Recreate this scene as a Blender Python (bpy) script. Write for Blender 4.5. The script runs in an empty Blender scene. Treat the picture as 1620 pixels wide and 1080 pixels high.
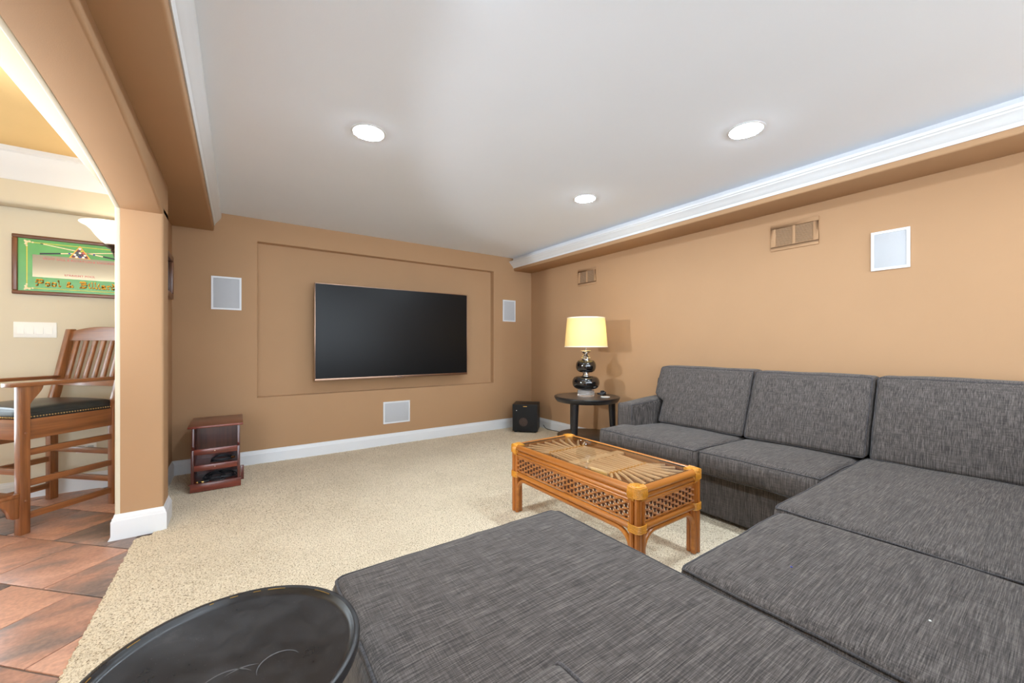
import bpy, bmesh, math, random
from mathutils import Vector, Matrix, noise

# ------------------------------------------------------------------ camera, world, lights, exposure
sc = bpy.context.scene
COL = sc.collection
random.seed(7)
F_PX, CX, CY = 621.0, 810.0, 547.0
YAW = math.atan(433 / 621)
CAM_H = 1.14
cam_d = bpy.data.cameras.new('camera')
cam_d.sensor_width = 36.0
cam_d.sensor_fit = 'HORIZONTAL'
cam_d.lens = F_PX / 1620 * 36.0
cam_d.shift_y = (CY - 540) / 1620
cam_d.clip_start = 0.02
cam = bpy.data.objects.new('camera', cam_d)
COL.objects.link(cam)
cam.location = (0, 0, CAM_H)
cam.rotation_euler = (math.pi / 2, 0, -YAW)
sc.camera = cam

W = bpy.data.worlds.new('world')
sc.world = W
W.use_nodes = True
bg = W.node_tree.nodes['Background']
bg.inputs[0].default_value = (0.80, 0.90, 1.0, 1)
bg.inputs[1].default_value = 2.2

LENS_STRENGTH = 62.0          # recessed ceiling lights
SHADE_BULB_W = 0.5            # table lamp bulb
SCONCE_W = 0.3


def point_light(name, loc, power, radius, color):
    d = bpy.data.lights.new(name, 'POINT')
    d.energy = power
    d.shadow_soft_size = radius
    d.color = color
    o = bpy.data.objects.new(name, d)
    o.location = loc
    COL.objects.link(o)
    return o


# unseen spot added beyond the arch for the table lamp's wall shadow and ceiling brightness
sp = bpy.data.lights.new('added_arch_spot', 'SPOT')
sp.energy = 118
sp.spot_size = math.radians(80)
sp.spot_blend = 1.0
sp.shadow_soft_size = 0.07
sp.color = (0.86, 0.93, 1.0)
spo = bpy.data.objects.new('added_arch_spot', sp)
spo.location = (-2.5, 2.78, 1.62)
spo.rotation_euler = (math.radians(98), 0, math.radians(-96))
COL.objects.link(spo)
point_light('adjoining_point_light', (-2.4, 2.6, 2.2), 2, 0.1, (1.0, 0.9, 0.75))  # unseen point light in the adjoining room, no fixture modelled

vs = sc.view_settings
vs.view_transform = 'Standard'
vs.look = 'None'
vs.gamma = 1.0
vs.use_curve_mapping = False
vs.exposure = 2.0

# ------------------------------------------------------------------ room dimensions (metres)
XL, XR, YT = -0.48, 3.52, 4.555
ZC, ZS = 2.378, 2.2            # ceiling, soffit underside
YB = -4.2                      # the room goes on behind the camera
ZA = 2.56                      # ceiling of the adjoining room
XA = -4.5
TILE_EDGE = -0.505

# ------------------------------------------------------------------ materials
MATS = {}


def s2l(c):
    return tuple(((v / 255) / 12.92 if v / 255 <= 0.04045 else ((v / 255 + 0.055) / 1.055) ** 2.4) for v in c)


class NT:
    """tiny node helper"""
    def __init__(self, name):
        self.m = bpy.data.materials.new(name)
        self.m.use_nodes = True
        self.t = self.m.node_tree
        self.b = self.t.nodes['Principled BSDF']
        self.out = self.t.nodes['Material Output']
        MATS[name] = self.m

    def n(self, kind, **kw):
        nd = self.t.nodes.new(kind)
        for k, v in kw.items():
            if k.startswith('i_'):
                nd.inputs[k[2:].replace('_', ' ')].default_value = v
            else:
                setattr(nd, k, v)
        return nd

    def l(self, a, ao, b, bi):
        self.t.links.new(a.outputs[ao], b.inputs[bi])

    def coords(self, scale=(1, 1, 1), kind='Object', loc=(0, 0, 0), rot=(0, 0, 0)):
        tc = self.n('ShaderNodeTexCoord')
        mp = self.n('ShaderNodeMapping')
        mp.inputs['Scale'].default_value = scale
        mp.inputs['Location'].default_value = loc
        mp.inputs['Rotation'].default_value = rot
        self.l(tc, kind, mp, 'Vector')
        return mp

    def noise(self, mp, scale, detail=2, rough=0.5):
        nd = self.n('ShaderNodeTexNoise')
        nd.inputs['Scale'].default_value = scale
        nd.inputs['Detail'].default_value = detail
        nd.inputs['Roughness'].default_value = rough
        if mp:
            self.l(mp, 'Vector', nd, 'Vector')
        return nd

    def ramp(self, src, out, stops):
        r = self.n('ShaderNodeValToRGB')
        e = r.color_ramp.elements
        while len(e) < len(stops):
            e.new(0.5)
        for el, (p, c) in zip(e, stops):
            el.position = p
            el.color = (*c, 1)
        self.l(src, out, r, 'Fac')
        return r

    def bump(self, src, out, strength, dist):
        bp = self.n('ShaderNodeBump')
        bp.inputs['Strength'].default_value = strength
        bp.inputs['Distance'].default_value = dist
        self.l(src, out, bp, 'Height')
        self.l(bp, 'Normal', self.b, 'Normal')
        return bp

    def set(self, **kw):
        names = dict(rough='Roughness', metal='Metallic', spec='Specular IOR Level', coat='Coat Weight',
                     coat_rough='Coat Roughness', ior='IOR', trans='Transmission Weight', sheen='Sheen Weight')
        for k, v in kw.items():
            self.b.inputs[names[k]].default_value = v
        return self

    def color(self, c):
        self.b.inputs['Base Color'].default_value = (*c, 1)
        return self


def mul(c, k):
    return tuple(min(1, v * k) for v in c)


def mat_plain(name, rgb, rough=0.5, var=0.05, scale=8, bump=0.0, bscale=200, **kw):
    """a painted / moulded surface with a faint mottling"""
    t = NT(name)
    c = s2l(rgb)
    mp = t.coords()
    nz = t.noise(mp, scale, 3)
    r = t.ramp(nz, 'Fac', [(0.3, mul(c, 1 - var)), (0.7, mul(c, 1 + var))])
    t.l(r, 'Color', t.b, 'Base Color')
    if bump:
        nb = t.noise(mp, bscale, 2)
        t.bump(nb, 'Fac', bump, 0.002)
    t.set(rough=rough, **kw)
    return t.m


def mat_wood(name, dark, light, rough=0.35, axis=2, scale=1.0, coat=0.0, grain=60):
    t = NT(name)
    sc_ = [grain, grain, grain]
    sc_[axis] = grain * 0.06
    mp = t.coords(tuple(v * scale for v in sc_))
    n1 = t.noise(mp, 1.0, 4, 0.6)
    r = t.ramp(n1, 'Fac', [(0.25, s2l(dark)), (0.75, s2l(light))])
    t.l(r, 'Color', t.b, 'Base Color')
    t.bump(n1, 'Fac', 0.08, 0.001)
    t.set(rough=rough, coat=coat, coat_rough=0.2)
    return t.m


def mat_fabric(name, dark, mid, light):
    """slubbed linen: long threads along x on level faces and along z on upright ones, a weaker cross weave along y"""
    t = NT(name)
    outs = []
    for sc_ in ((11, 400, 120), (400, 13, 400), (60, 400, 11)):
        mp = t.coords(sc_)
        outs.append(t.noise(mp, 1.0, 3, 0.7))
    ge = t.n('ShaderNodeNewGeometry')
    sx = t.n('ShaderNodeSeparateXYZ')
    t.l(ge, 'Normal', sx, 0)
    ab = t.n('ShaderNodeMath', operation='ABSOLUTE')
    t.l(sx, 'Z', ab, 0)
    mr = t.n('ShaderNodeMapRange')
    mr.inputs['From Min'].default_value = 0.5
    mr.inputs['From Max'].default_value = 0.75
    t.l(ab, 0, mr, 'Value')
    mx = t.n('ShaderNodeMix', data_type='FLOAT')
    t.l(mr, 'Result', mx, 0)
    t.l(outs[2], 'Fac', mx, 2)
    t.l(outs[0], 'Fac', mx, 3)
    a1 = t.n('ShaderNodeMath', operation='MULTIPLY_ADD')
    t.l(outs[1], 'Fac', a1, 0)
    a1.inputs[1].default_value = 0.42
    t.l(mx, 0, a1, 2)
    s = t.n('ShaderNodeMath', operation='MULTIPLY')
    t.l(a1, 0, s, 0)
    s.inputs[1].default_value = 1 / 1.42
    r = t.ramp(s, 0, [(0.36, s2l(dark)), (0.5, s2l(mid)), (0.64, s2l(light))])
    t.l(r, 'Color', t.b, 'Base Color')
    t.bump(s, 0, 0.4, 0.002)
    t.set(rough=0.95, spec=0.15, sheen=0.1)
    return t.m


def mat_carpet():
    t = NT('carpet_pile')
    mp = t.coords()
    n1 = t.noise(mp, 150, 2, 0.75)
    n2 = t.noise(mp, 2.2, 3, 0.6)
    v = t.n('ShaderNodeTexVoronoi')
    v.inputs['Scale'].default_value = 120
    t.l(mp, 'Vector', v, 'Vector')
    base = t.ramp(n1, 'Fac', [(0.31, s2l((112, 92, 70))), (0.40, s2l((190, 172, 145))), (0.47, s2l((224, 207, 180))), (0.64, s2l((241, 228, 204)))])
    mx = t.n('ShaderNodeMix', data_type='RGBA', blend_type='MULTIPLY')
    mx.inputs[0].default_value = 1.0
    t.l(base, 'Color', mx, 6)
    r2 = t.ramp(n2, 'Fac', [(0.3, (0.88, 0.87, 0.85)), (0.7, (1, 1, 1))])
    t.l(r2, 'Color', mx, 7)
    t.l(mx, 2, t.b, 'Base Color')
    t.bump(n1, 'Fac', 0.5, 0.006)
    t.set(rough=1.0, spec=0.05, sheen=0.1)
    return t.m


def mat_tile():
    t = NT('slate_terracotta_tile')
    oi = t.n('ShaderNodeObjectInfo')
    tc = t.n('ShaderNodeTexCoord')
    add = t.n('ShaderNodeVectorMath', operation='MULTIPLY_ADD')
    t.l(tc, 'Object', add, 0)
    add.inputs[1].default_value = (1, 1, 1)
    sc2 = t.n('ShaderNodeVectorMath', operation='SCALE')
    cmb = t.n('ShaderNodeCombineXYZ')
    t.l(oi, 'Random', cmb, 0)
    t.l(oi, 'Random', cmb, 1)
    t.l(cmb, 0, sc2, 0)
    sc2.inputs['Scale'].default_value = 37.0
    t.l(sc2, 0, add, 2)
    mp = t.n('ShaderNodeMapping')
    mp.inputs['Rotation'].default_value = (0, 0, -math.pi / 4)
    mp.inputs['Scale'].default_value = (2.6, 5.0, 4.0)
    t.l(add, 0, mp, 'Vector')
    n1 = t.noise(mp, 1.0, 6, 0.65)
    n2 = t.noise(None, 60, 3, 0.6)
    t.l(add, 0, n2, 'Vector')
    # each tile its own balance of grey slate and terracotta
    m1 = t.n('ShaderNodeMath', operation='MULTIPLY_ADD')
    t.l(oi, 'Random', m1, 0)
    m1.inputs[1].default_value = 0.40
    m1.inputs[2].default_value = -0.20
    a = t.n('ShaderNodeMath', operation='ADD')
    t.l(n1, 'Fac', a, 0)
    t.l(m1, 0, a, 1)
    r = t.ramp(a, 0, [(0.26, s2l((110, 100, 98))), (0.42, s2l((150, 126, 116))), (0.54, s2l((188, 142, 122))), (0.72, s2l((214, 164, 140)))])
    mx = t.n('ShaderNodeMix', data_type='RGBA', blend_type='MULTIPLY')
    mx.inputs[0].default_value = 1.0
    t.l(r, 'Color', mx, 6)
    r2 = t.ramp(n2, 'Fac', [(0.3, (0.8, 0.8, 0.8)), (0.7, (1.08, 1.06, 1.04))])
    t.l(r2, 'Color', mx, 7)
    t.l(mx, 2, t.b, 'Base Color')
    t.bump(n1, 'Fac', 0.25, 0.004)
    t.set(rough=0.42, spec=0.4)
    return t.m


def mat_emit(name, color, strength):
    t = NT(name)
    t.color(color)
    t.b.inputs['Emission Color'].default_value = (*color, 1)
    t.b.inputs['Emission Strength'].default_value = strength
    return t.m


def mat_glass_sheet(name, tint=(1, 1, 1)):
    t = NT(name)
    tr = t.n('ShaderNodeBsdfTransparent')
    tr.inputs[0].default_value = (*tint, 1)
    gl = t.n('ShaderNodeBsdfGlossy')
    gl.inputs['Roughness'].default_value = 0.015
    fr = t.n('ShaderNodeFresnel')
    fr.inputs[0].default_value = 1.5
    mx = t.n('ShaderNodeMixShader')
    ge = t.n('ShaderNodeNewGeometry')
    io = t.n('ShaderNodeMath', operation='MULTIPLY_ADD')      # same reflectance on both faces of the sheet
    t.l(ge, 'Backfacing', io, 0)
    io.inputs[1].default_value = 1 / 1.5 - 1.5
    io.inputs[2].default_value = 1.5
    t.l(io, 0, fr, 0)
    t.l(fr, 0, mx, 0)
    t.l(tr, 0, mx, 1)
    t.l(gl, 0, mx, 2)
    t.l(mx, 0, t.out, 'Surface')
    return t.m


def mat_worn(name, dark, dusty):
    """black lacquer rubbed dull and greyed in cloudy patches"""
    t = NT(name)
    mp = t.coords((1, 1, 1))
    n1 = t.noise(mp, 7, 7, 0.68)
    n2 = t.noise(mp, 420, 2, 0.6)
    r1 = t.ramp(n1, 'Fac', [(0.42, s2l(dark)), (0.60, mul(s2l(dark), 1.7)), (0.78, s2l(dusty))])
    mx = t.n('ShaderNodeMix', data_type='RGBA')
    r2 = t.ramp(n2, 'Fac', [(0.70, (0, 0, 0)), (0.76, (0.6, 0.6, 0.6))])
    t.l(r2, 'Color', mx, 0)
    t.l(r1, 'Color', mx, 6)
    mx.inputs[7].default_value = (*s2l((112, 108, 104)), 1)
    t.l(mx, 2, t.b, 'Base Color')
    r3 = t.ramp(n1, 'Fac', [(0.3, (0.22, 0.22, 0.22)), (0.7, (0.5, 0.5, 0.5))])
    t.l(r3, 'Color', t.b, 'Roughness')
    return t.m


def mat_shade():
    t = NT('lamp_shade_cloth')
    c = s2l((250, 236, 190))
    t.t.nodes.remove(t.b)
    mp = t.coords((1, 1, 1))
    nz = t.noise(mp, 300, 2)
    r = t.ramp(nz, 'Fac', [(0.3, mul(c, 0.95)), (0.7, c)])
    df = t.n('ShaderNodeBsdfDiffuse')
    tl = t.n('ShaderNodeBsdfTranslucent')
    t.l(r, 'Color', df, 0)
    t.l(r, 'Color', tl, 0)
    mx = t.n('ShaderNodeMixShader')
    mx.inputs[0].default_value = 0.55
    t.l(df, 0, mx, 1)
    t.l(tl, 0, mx, 2)
    t.l(mx, 0, t.out, 'Surface')
    return t.m


M_TAN = mat_plain('tan_wall_paint', (174, 138, 104), 0.75, 0.015, 3, 0.12, 260, spec=0.2)
M_CREAM = mat_plain('cream_wall_paint', (210, 200, 178), 0.75, 0.015, 3, 0.12, 260, spec=0.2)
M_ORANGE = mat_plain('apricot_ceiling_paint', (222, 188, 132), 0.8, 0.015, 3, spec=0.15)
M_CEIL = mat_plain('white_ceiling_paint', (234, 239, 247), 0.9, 0.008, 2, 0.1, 300, spec=0.1)
M_TRIM = mat_plain('white_trim_gloss', (220, 222, 225), 0.4, 0.006, 3)
M_CARPET = mat_carpet()
M_TILE = mat_tile()
M_GROUT = mat_plain('grey_grout', (128, 112, 104), 0.9, 0.1, 40)
M_FABRIC = mat_fabric('charcoal_heathered_linen', (48, 44, 43), (81, 75, 72), (119, 111, 106))
M_PIPE = mat_fabric('charcoal_piping', (48, 46, 47), (72, 69, 70), (96, 92, 92))
M_BLACKWOOD = mat_wood('black_stained_wood', (20, 19, 21), (34, 32, 34), 0.28, 0, 0.6)
M_TOPWOOD = mat_wood('worn_black_tabletop', (44, 38, 35), (70, 62, 56), 0.3, 1, 0.4, coat=0.2)
M_MAHOG = mat_wood('mahogany_veneer', (74, 32, 25), (138, 64, 47), 0.28, 0, 0.7, coat=0.4)
M_MAHOGV = mat_wood('mahogany_veneer_upright', (62, 26, 22), (108, 48, 38), 0.28, 2, 0.7, coat=0.4)
M_OAK = mat_wood('oak_stain', (104, 58, 28), (158, 98, 54), 0.3, 2, 0.7, coat=0.8)
M_OAKH = mat_wood('oak_stain_rail', (104, 58, 28), (158, 98, 54), 0.3, 1, 0.7, coat=0.8)
M_OAKX = mat_wood('oak_stain_crossrail', (104, 58, 28), (158, 98, 54), 0.3, 0, 0.7, coat=0.8)
M_RATTAN = mat_wood('honey_rattan', (142, 80, 26), (206, 130, 52), 0.3, 1, 0.5, coat=0.3, grain=50)
M_RATTANX = mat_wood('honey_rattan_short', (142, 80, 26), (206, 130, 52), 0.3, 0, 0.5, coat=0.3, grain=50)
M_RATTANZ = mat_wood('honey_rattan_upright', (132, 72, 24), (196, 118, 46), 0.3, 2, 0.5, coat=0.3, grain=50)
M_WEAVE = mat_wood('rattan_core_weave', (140, 78, 34), (212, 146, 84), 0.4, 1, 0.5, grain=60)
M_STAKE = mat_plain('dark_rattan_stake', (84, 46, 22), 0.5, 0.15, 60)
M_WRAP = mat_plain('golden_rattan_peel', (206, 140, 44), 0.35, 0.14, 120)
M_FAN = mat_wood('pale_rattan_stick', (200, 148, 98), (234, 190, 142), 0.4, 1, 0.5, grain=50)
M_GLASS = mat_glass_sheet('table_glass', (0.97, 0.98, 0.97))
M_GLASSEDGE = mat_plain('dark_glass_edge', (40, 48, 44), 0.2, 0.03)
M_SCREEN = mat_plain('tv_screen_black', (16, 16, 17), 0.3, 0.01, 4, spec=0.2)
M_BRONZE = mat_plain('brushed_bronze_bezel', (150, 122, 104), 0.3, 0.04, 40, metal=0.9)
M_PLASTIC = mat_plain('black_plastic', (24, 24, 25), 0.45, 0.05, 30)
M_BLACKVINYL = mat_plain('black_ash_vinyl', (34, 33, 34), 0.5, 0.08, 60, 0.15, 160)
M_GRILLE_B = mat_plain('black_speaker_cloth', (28, 28, 29), 0.85, 0.12, 300, 0.3, 500)
M_CONE = mat_plain('copper_cone', (64, 48, 43), 0.5, 0.3, 30)
M_GRILLE_W = mat_plain('white_perforated_grille', (184, 186, 190), 0.7, 0.03, 400, 0.4, 900)
M_VENTBACK = mat_plain('dusty_vent_shaft', (146, 128, 110), 0.9, 0.15, 60)
M_CHROME = mat_plain('polished_chrome', (214, 214, 214), 0.06, 0.01, 10, metal=1.0)
M_CERAMIC = mat_plain('black_glazed_ceramic', (16, 15, 16), 0.05, 0.05, 10, coat=1.0, coat_rough=0.03)
M_ACRYLIC = NT('clear_acrylic').color((0.95, 0.96, 0.96)).set(rough=0.03, trans=0.85, ior=1.49).m
M_SHADE = mat_shade()
M_SHADETRIM = mat_plain('ivory_shade_trim', (244, 236, 214), 0.8, 0.02, 100)
M_LENS = mat_emit('lit_lens', (0.76, 0.89, 1.0), LENS_STRENGTH)
M_SCONCE = mat_emit('lit_frosted_glass', (1.0, 0.93, 0.82), 0.55)
M_BULB = mat_emit('lit_bulb', (1.0, 0.85, 0.55), 6.0)
M_DKBRONZE = mat_plain('dark_bronze', (92, 76, 66), 0.35, 0.1, 30, metal=0.8)
M_LEATHER = mat_plain('dark_teal_leather', (28, 34, 38), 0.3, 0.12, 14, 0.12, 90, coat=0.2, coat_rough=0.25)
M_BRASS = mat_plain('aged_brass', (198, 168, 112), 0.3, 0.1, 40, metal=0.9)
M_WALNUT = mat_wood('walnut_frame', (70, 38, 20), (134, 82, 48), 0.35, 0, 0.8, coat=0.2)
M_WALNUTV = mat_wood('walnut_frame_upright', (70, 38, 20), (134, 82, 48), 0.35, 2, 0.8, coat=0.2)
M_GREEN = mat_plain('printed_green', (98, 168, 92), 0.25, 0.12, 5)
M_MIRROR = mat_plain('silvered_mirror', (196, 203, 212), 0.04, 0.01, 4, metal=1.0)
M_GOLD = mat_plain('printed_gold', (238, 178, 60), 0.4, 0.08, 60)
M_YELLOW = mat_plain('printed_yellow', (206, 196, 62), 0.4, 0.05, 60)
M_RED = mat_plain('printed_red', (206, 92, 84), 0.4, 0.05, 60)
M_REDDK = mat_plain('printed_dark_red', (150, 62, 22), 0.4, 0.05, 60)
M_CUE = mat_plain('printed_cue_maple', (236, 214, 170), 0.4, 0.05, 60)
M_INK = mat_plain('printed_black', (26, 36, 30), 0.4, 0.05, 60)
M_BLUE = mat_plain('printed_blue', (50, 60, 140), 0.4, 0.05, 60)
M_BALLW = mat_plain('printed_ball_white', (236, 228, 220), 0.4, 0.05, 60)
M_BALLP = mat_plain('printed_ball_maroon', (110, 46, 60), 0.4, 0.05, 60)
M_BALLG = mat_plain('printed_ball_slate', (70, 84, 92), 0.4, 0.05, 60)
M_ART = mat_plain('dark_art_print', (70, 66, 66), 0.2, 0.5, 9)
M_RUBBER = mat_plain('black_cable_rubber', (38, 38, 42), 0.45, 0.05, 30)
M_GOLDPLUG = mat_plain('gilt_plug', (220, 180, 110), 0.25, 0.05, 30, metal=0.9)
M_WHITEPL = mat_plain('white_switch_plastic', (236, 236, 232), 0.35, 0.01, 10)
M_TRAY = mat_worn('worn_black_lacquer', (27, 26, 27), (72, 69, 68))
M_GILT = mat_plain('worn_gilt_edge', (150, 116, 52), 0.4, 0.3, 30, metal=0.6)
M_SCUFF = mat_plain('pale_scuff_mark', (84, 84, 86), 0.5, 0.1, 30)

# ------------------------------------------------------------------ object helpers
BASE = {}          # object -> world base point its mesh data is relative to


class MB:
    def __init__(self):
        self.v, self.f = [], []

    def add(self, vs_, fs):
        o = len(self.v)
        self.v += [tuple(p) for p in vs_]
        self.f += [tuple(i + o for i in f) for f in fs]
        return self

    def box(self, x0, x1, y0, y1, z0, z1):
        v = [(x0, y0, z0), (x1, y0, z0), (x1, y1, z0), (x0, y1, z0), (x0, y0, z1), (x1, y0, z1), (x1, y1, z1), (x0, y1, z1)]
        return self.add(v, [(3, 2, 1, 0), (4, 5, 6, 7), (0, 1, 5, 4), (1, 2, 6, 5), (2, 3, 7, 6), (3, 0, 4, 7)])

    def tube(self, pts, r, n=8, closed=False, caps=True):
        pts = [Vector(p) for p in pts]
        m = len(pts)
        rr = r if callable(r) else (lambda t: r)
        up = None
        rings = []
        for i, p in enumerate(pts):
            if closed:
                d = pts[(i + 1) % m] - pts[i - 1]
            else:
                d = pts[min(i + 1, m - 1)] - pts[max(i - 1, 0)]
            if d.length < 1e-9:
                d = Vector((0, 0, 1))
            d.normalize()
            if up is None:
                up = Vector((0, 0, 1)) if abs(d.z) < 0.9 else Vector((1, 0, 0))
            a = d.cross(up)
            if a.length < 1e-4:
                a = d.orthogonal()
            a.normalize()
            up = a.cross(d).normalized()
            rad = rr(i / max(1, m - 1))
            rings.append([p + (a * math.cos(2 * math.pi * k / n) + up * math.sin(2 * math.pi * k / n)) * rad for k in range(n)])
        v = [q for ring in rings for q in ring]
        f = []
        for i in range(m if closed else m - 1):
            j = (i + 1) % m
            for k in range(n):
                k2 = (k + 1) % n
                f.append((i * n + k, i * n + k2, j * n + k2, j * n + k))
        if not closed and caps:
            f.append(tuple(range(n - 1, -1, -1)))
            f.append(tuple((m - 1) * n + k for k in range(n)))
        return self.add(v, f)

    def lathe(self, prof, c=(0, 0), n=32):
        """prof: (r, z) from bottom to top"""
        v, f = [], []
        for r, z in prof:
            r = max(r, 1e-5)
            for k in range(n):
                a = 2 * math.pi * k / n
                v.append((c[0] + r * math.cos(a), c[1] + r * math.sin(a), z))
        for i in range(len(prof) - 1):
            for k in range(n):
                k2 = (k + 1) % n
                f.append((i * n + k, i * n + k2, (i + 1) * n + k2, (i + 1) * n + k))
        f.append(tuple(range(n - 1, -1, -1)))
        f.append(tuple((len(prof) - 1) * n + k for k in range(n)))
        return self.add(v, f)

    def prism(self, poly, axis, a0, a1):
        """poly of 2-D points; axis 'x': (y,z), 'y': (x,z), 'z': (x,y)"""
        def P(p, a):
            return {'x': (a, p[0], p[1]), 'y': (p[0], a, p[1]), 'z': (p[0], p[1], a)}[axis]
        n = len(poly)
        v = [P(p, a0) for p in poly] + [P(p, a1) for p in poly]
        f = [tuple(range(n - 1, -1, -1)), tuple(range(n, 2 * n))]
        for i in range(n):
            j = (i + 1) % n
            f.append((i, j, n + j, n + i))
        return self.add(v, f)

    def ball(self, c, r, n=8, squash=1.0):
        prof = [(r * math.sin(math.pi * i / n), c[2] - squash * r * math.cos(math.pi * i / n)) for i in range(n + 1)]
        return self.lathe(prof, (c[0], c[1]), n * 2)

    def build(self, name, m, parent=None, base=None, bevel=0.0, seg=2, smooth=35, local=False):
        me = bpy.data.meshes.new(name)
        if parent is not None:
            b = Vector((0, 0, 0)) if local else BASE[parent]
        else:
            b = Vector(base or (0, 0, 0))
        me.from_pydata([tuple(Vector(p) - b) for p in self.v], [], self.f)
        bm = bmesh.new()
        bm.from_mesh(me)
        bmesh.ops.remove_doubles(bm, verts=bm.verts, dist=1e-6)
        bmesh.ops.recalc_face_normals(bm, faces=bm.faces)
        if bevel > 0:
            es = [e for e in bm.edges if len(e.link_faces) == 2 and e.calc_face_angle(0) > 0.5]
            bmesh.ops.bevel(bm, geom=es, offset=bevel, offset_type='OFFSET', segments=seg, profile=0.5, affect='EDGES', clamp_overlap=True)
        bm.to_mesh(me)
        bm.free()
        me.polygons.foreach_set('use_smooth', [True] * len(me.polygons))
        if smooth is not None:
            me.set_sharp_from_angle(angle=math.radians(smooth))
        me.materials.append(m)
        o = bpy.data.objects.new(name, me)
        COL.objects.link(o)
        if parent is not None:
            o.parent = parent
        else:
            o.location = b
        BASE[o] = b
        return o


def tag(o, label=None, cat=None, group=None, kind=None):
    if label:
        o['label'] = label
    if cat:
        o['category'] = cat
    if group:
        o['group'] = group
    if kind:
        o['kind'] = kind
    return o


def thing(name, loc, label, cat, group=None, rz=0.0):
    e = bpy.data.objects.new(name, None)
    e.empty_display_size = 0.05
    e.location = loc
    e.rotation_euler = (0, 0, rz)
    COL.objects.link(e)
    BASE[e] = Vector((0, 0, 0)) if rz else Vector(loc)
    return tag(e, label, cat, group)


def structure(name, mb, m, label, cat, bevel=0.0, seg=2, base=None, smooth=35):
    o = mb.build(name, m, None, base, bevel, seg, smooth)
    return tag(o, label, cat, None, 'structure')


def copy_tree(o, parent=None):
    c = o.copy()
    COL.objects.link(c)
    c.parent = parent
    for ch in list(o.children):
        copy_tree(ch, c)
    return c


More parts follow.
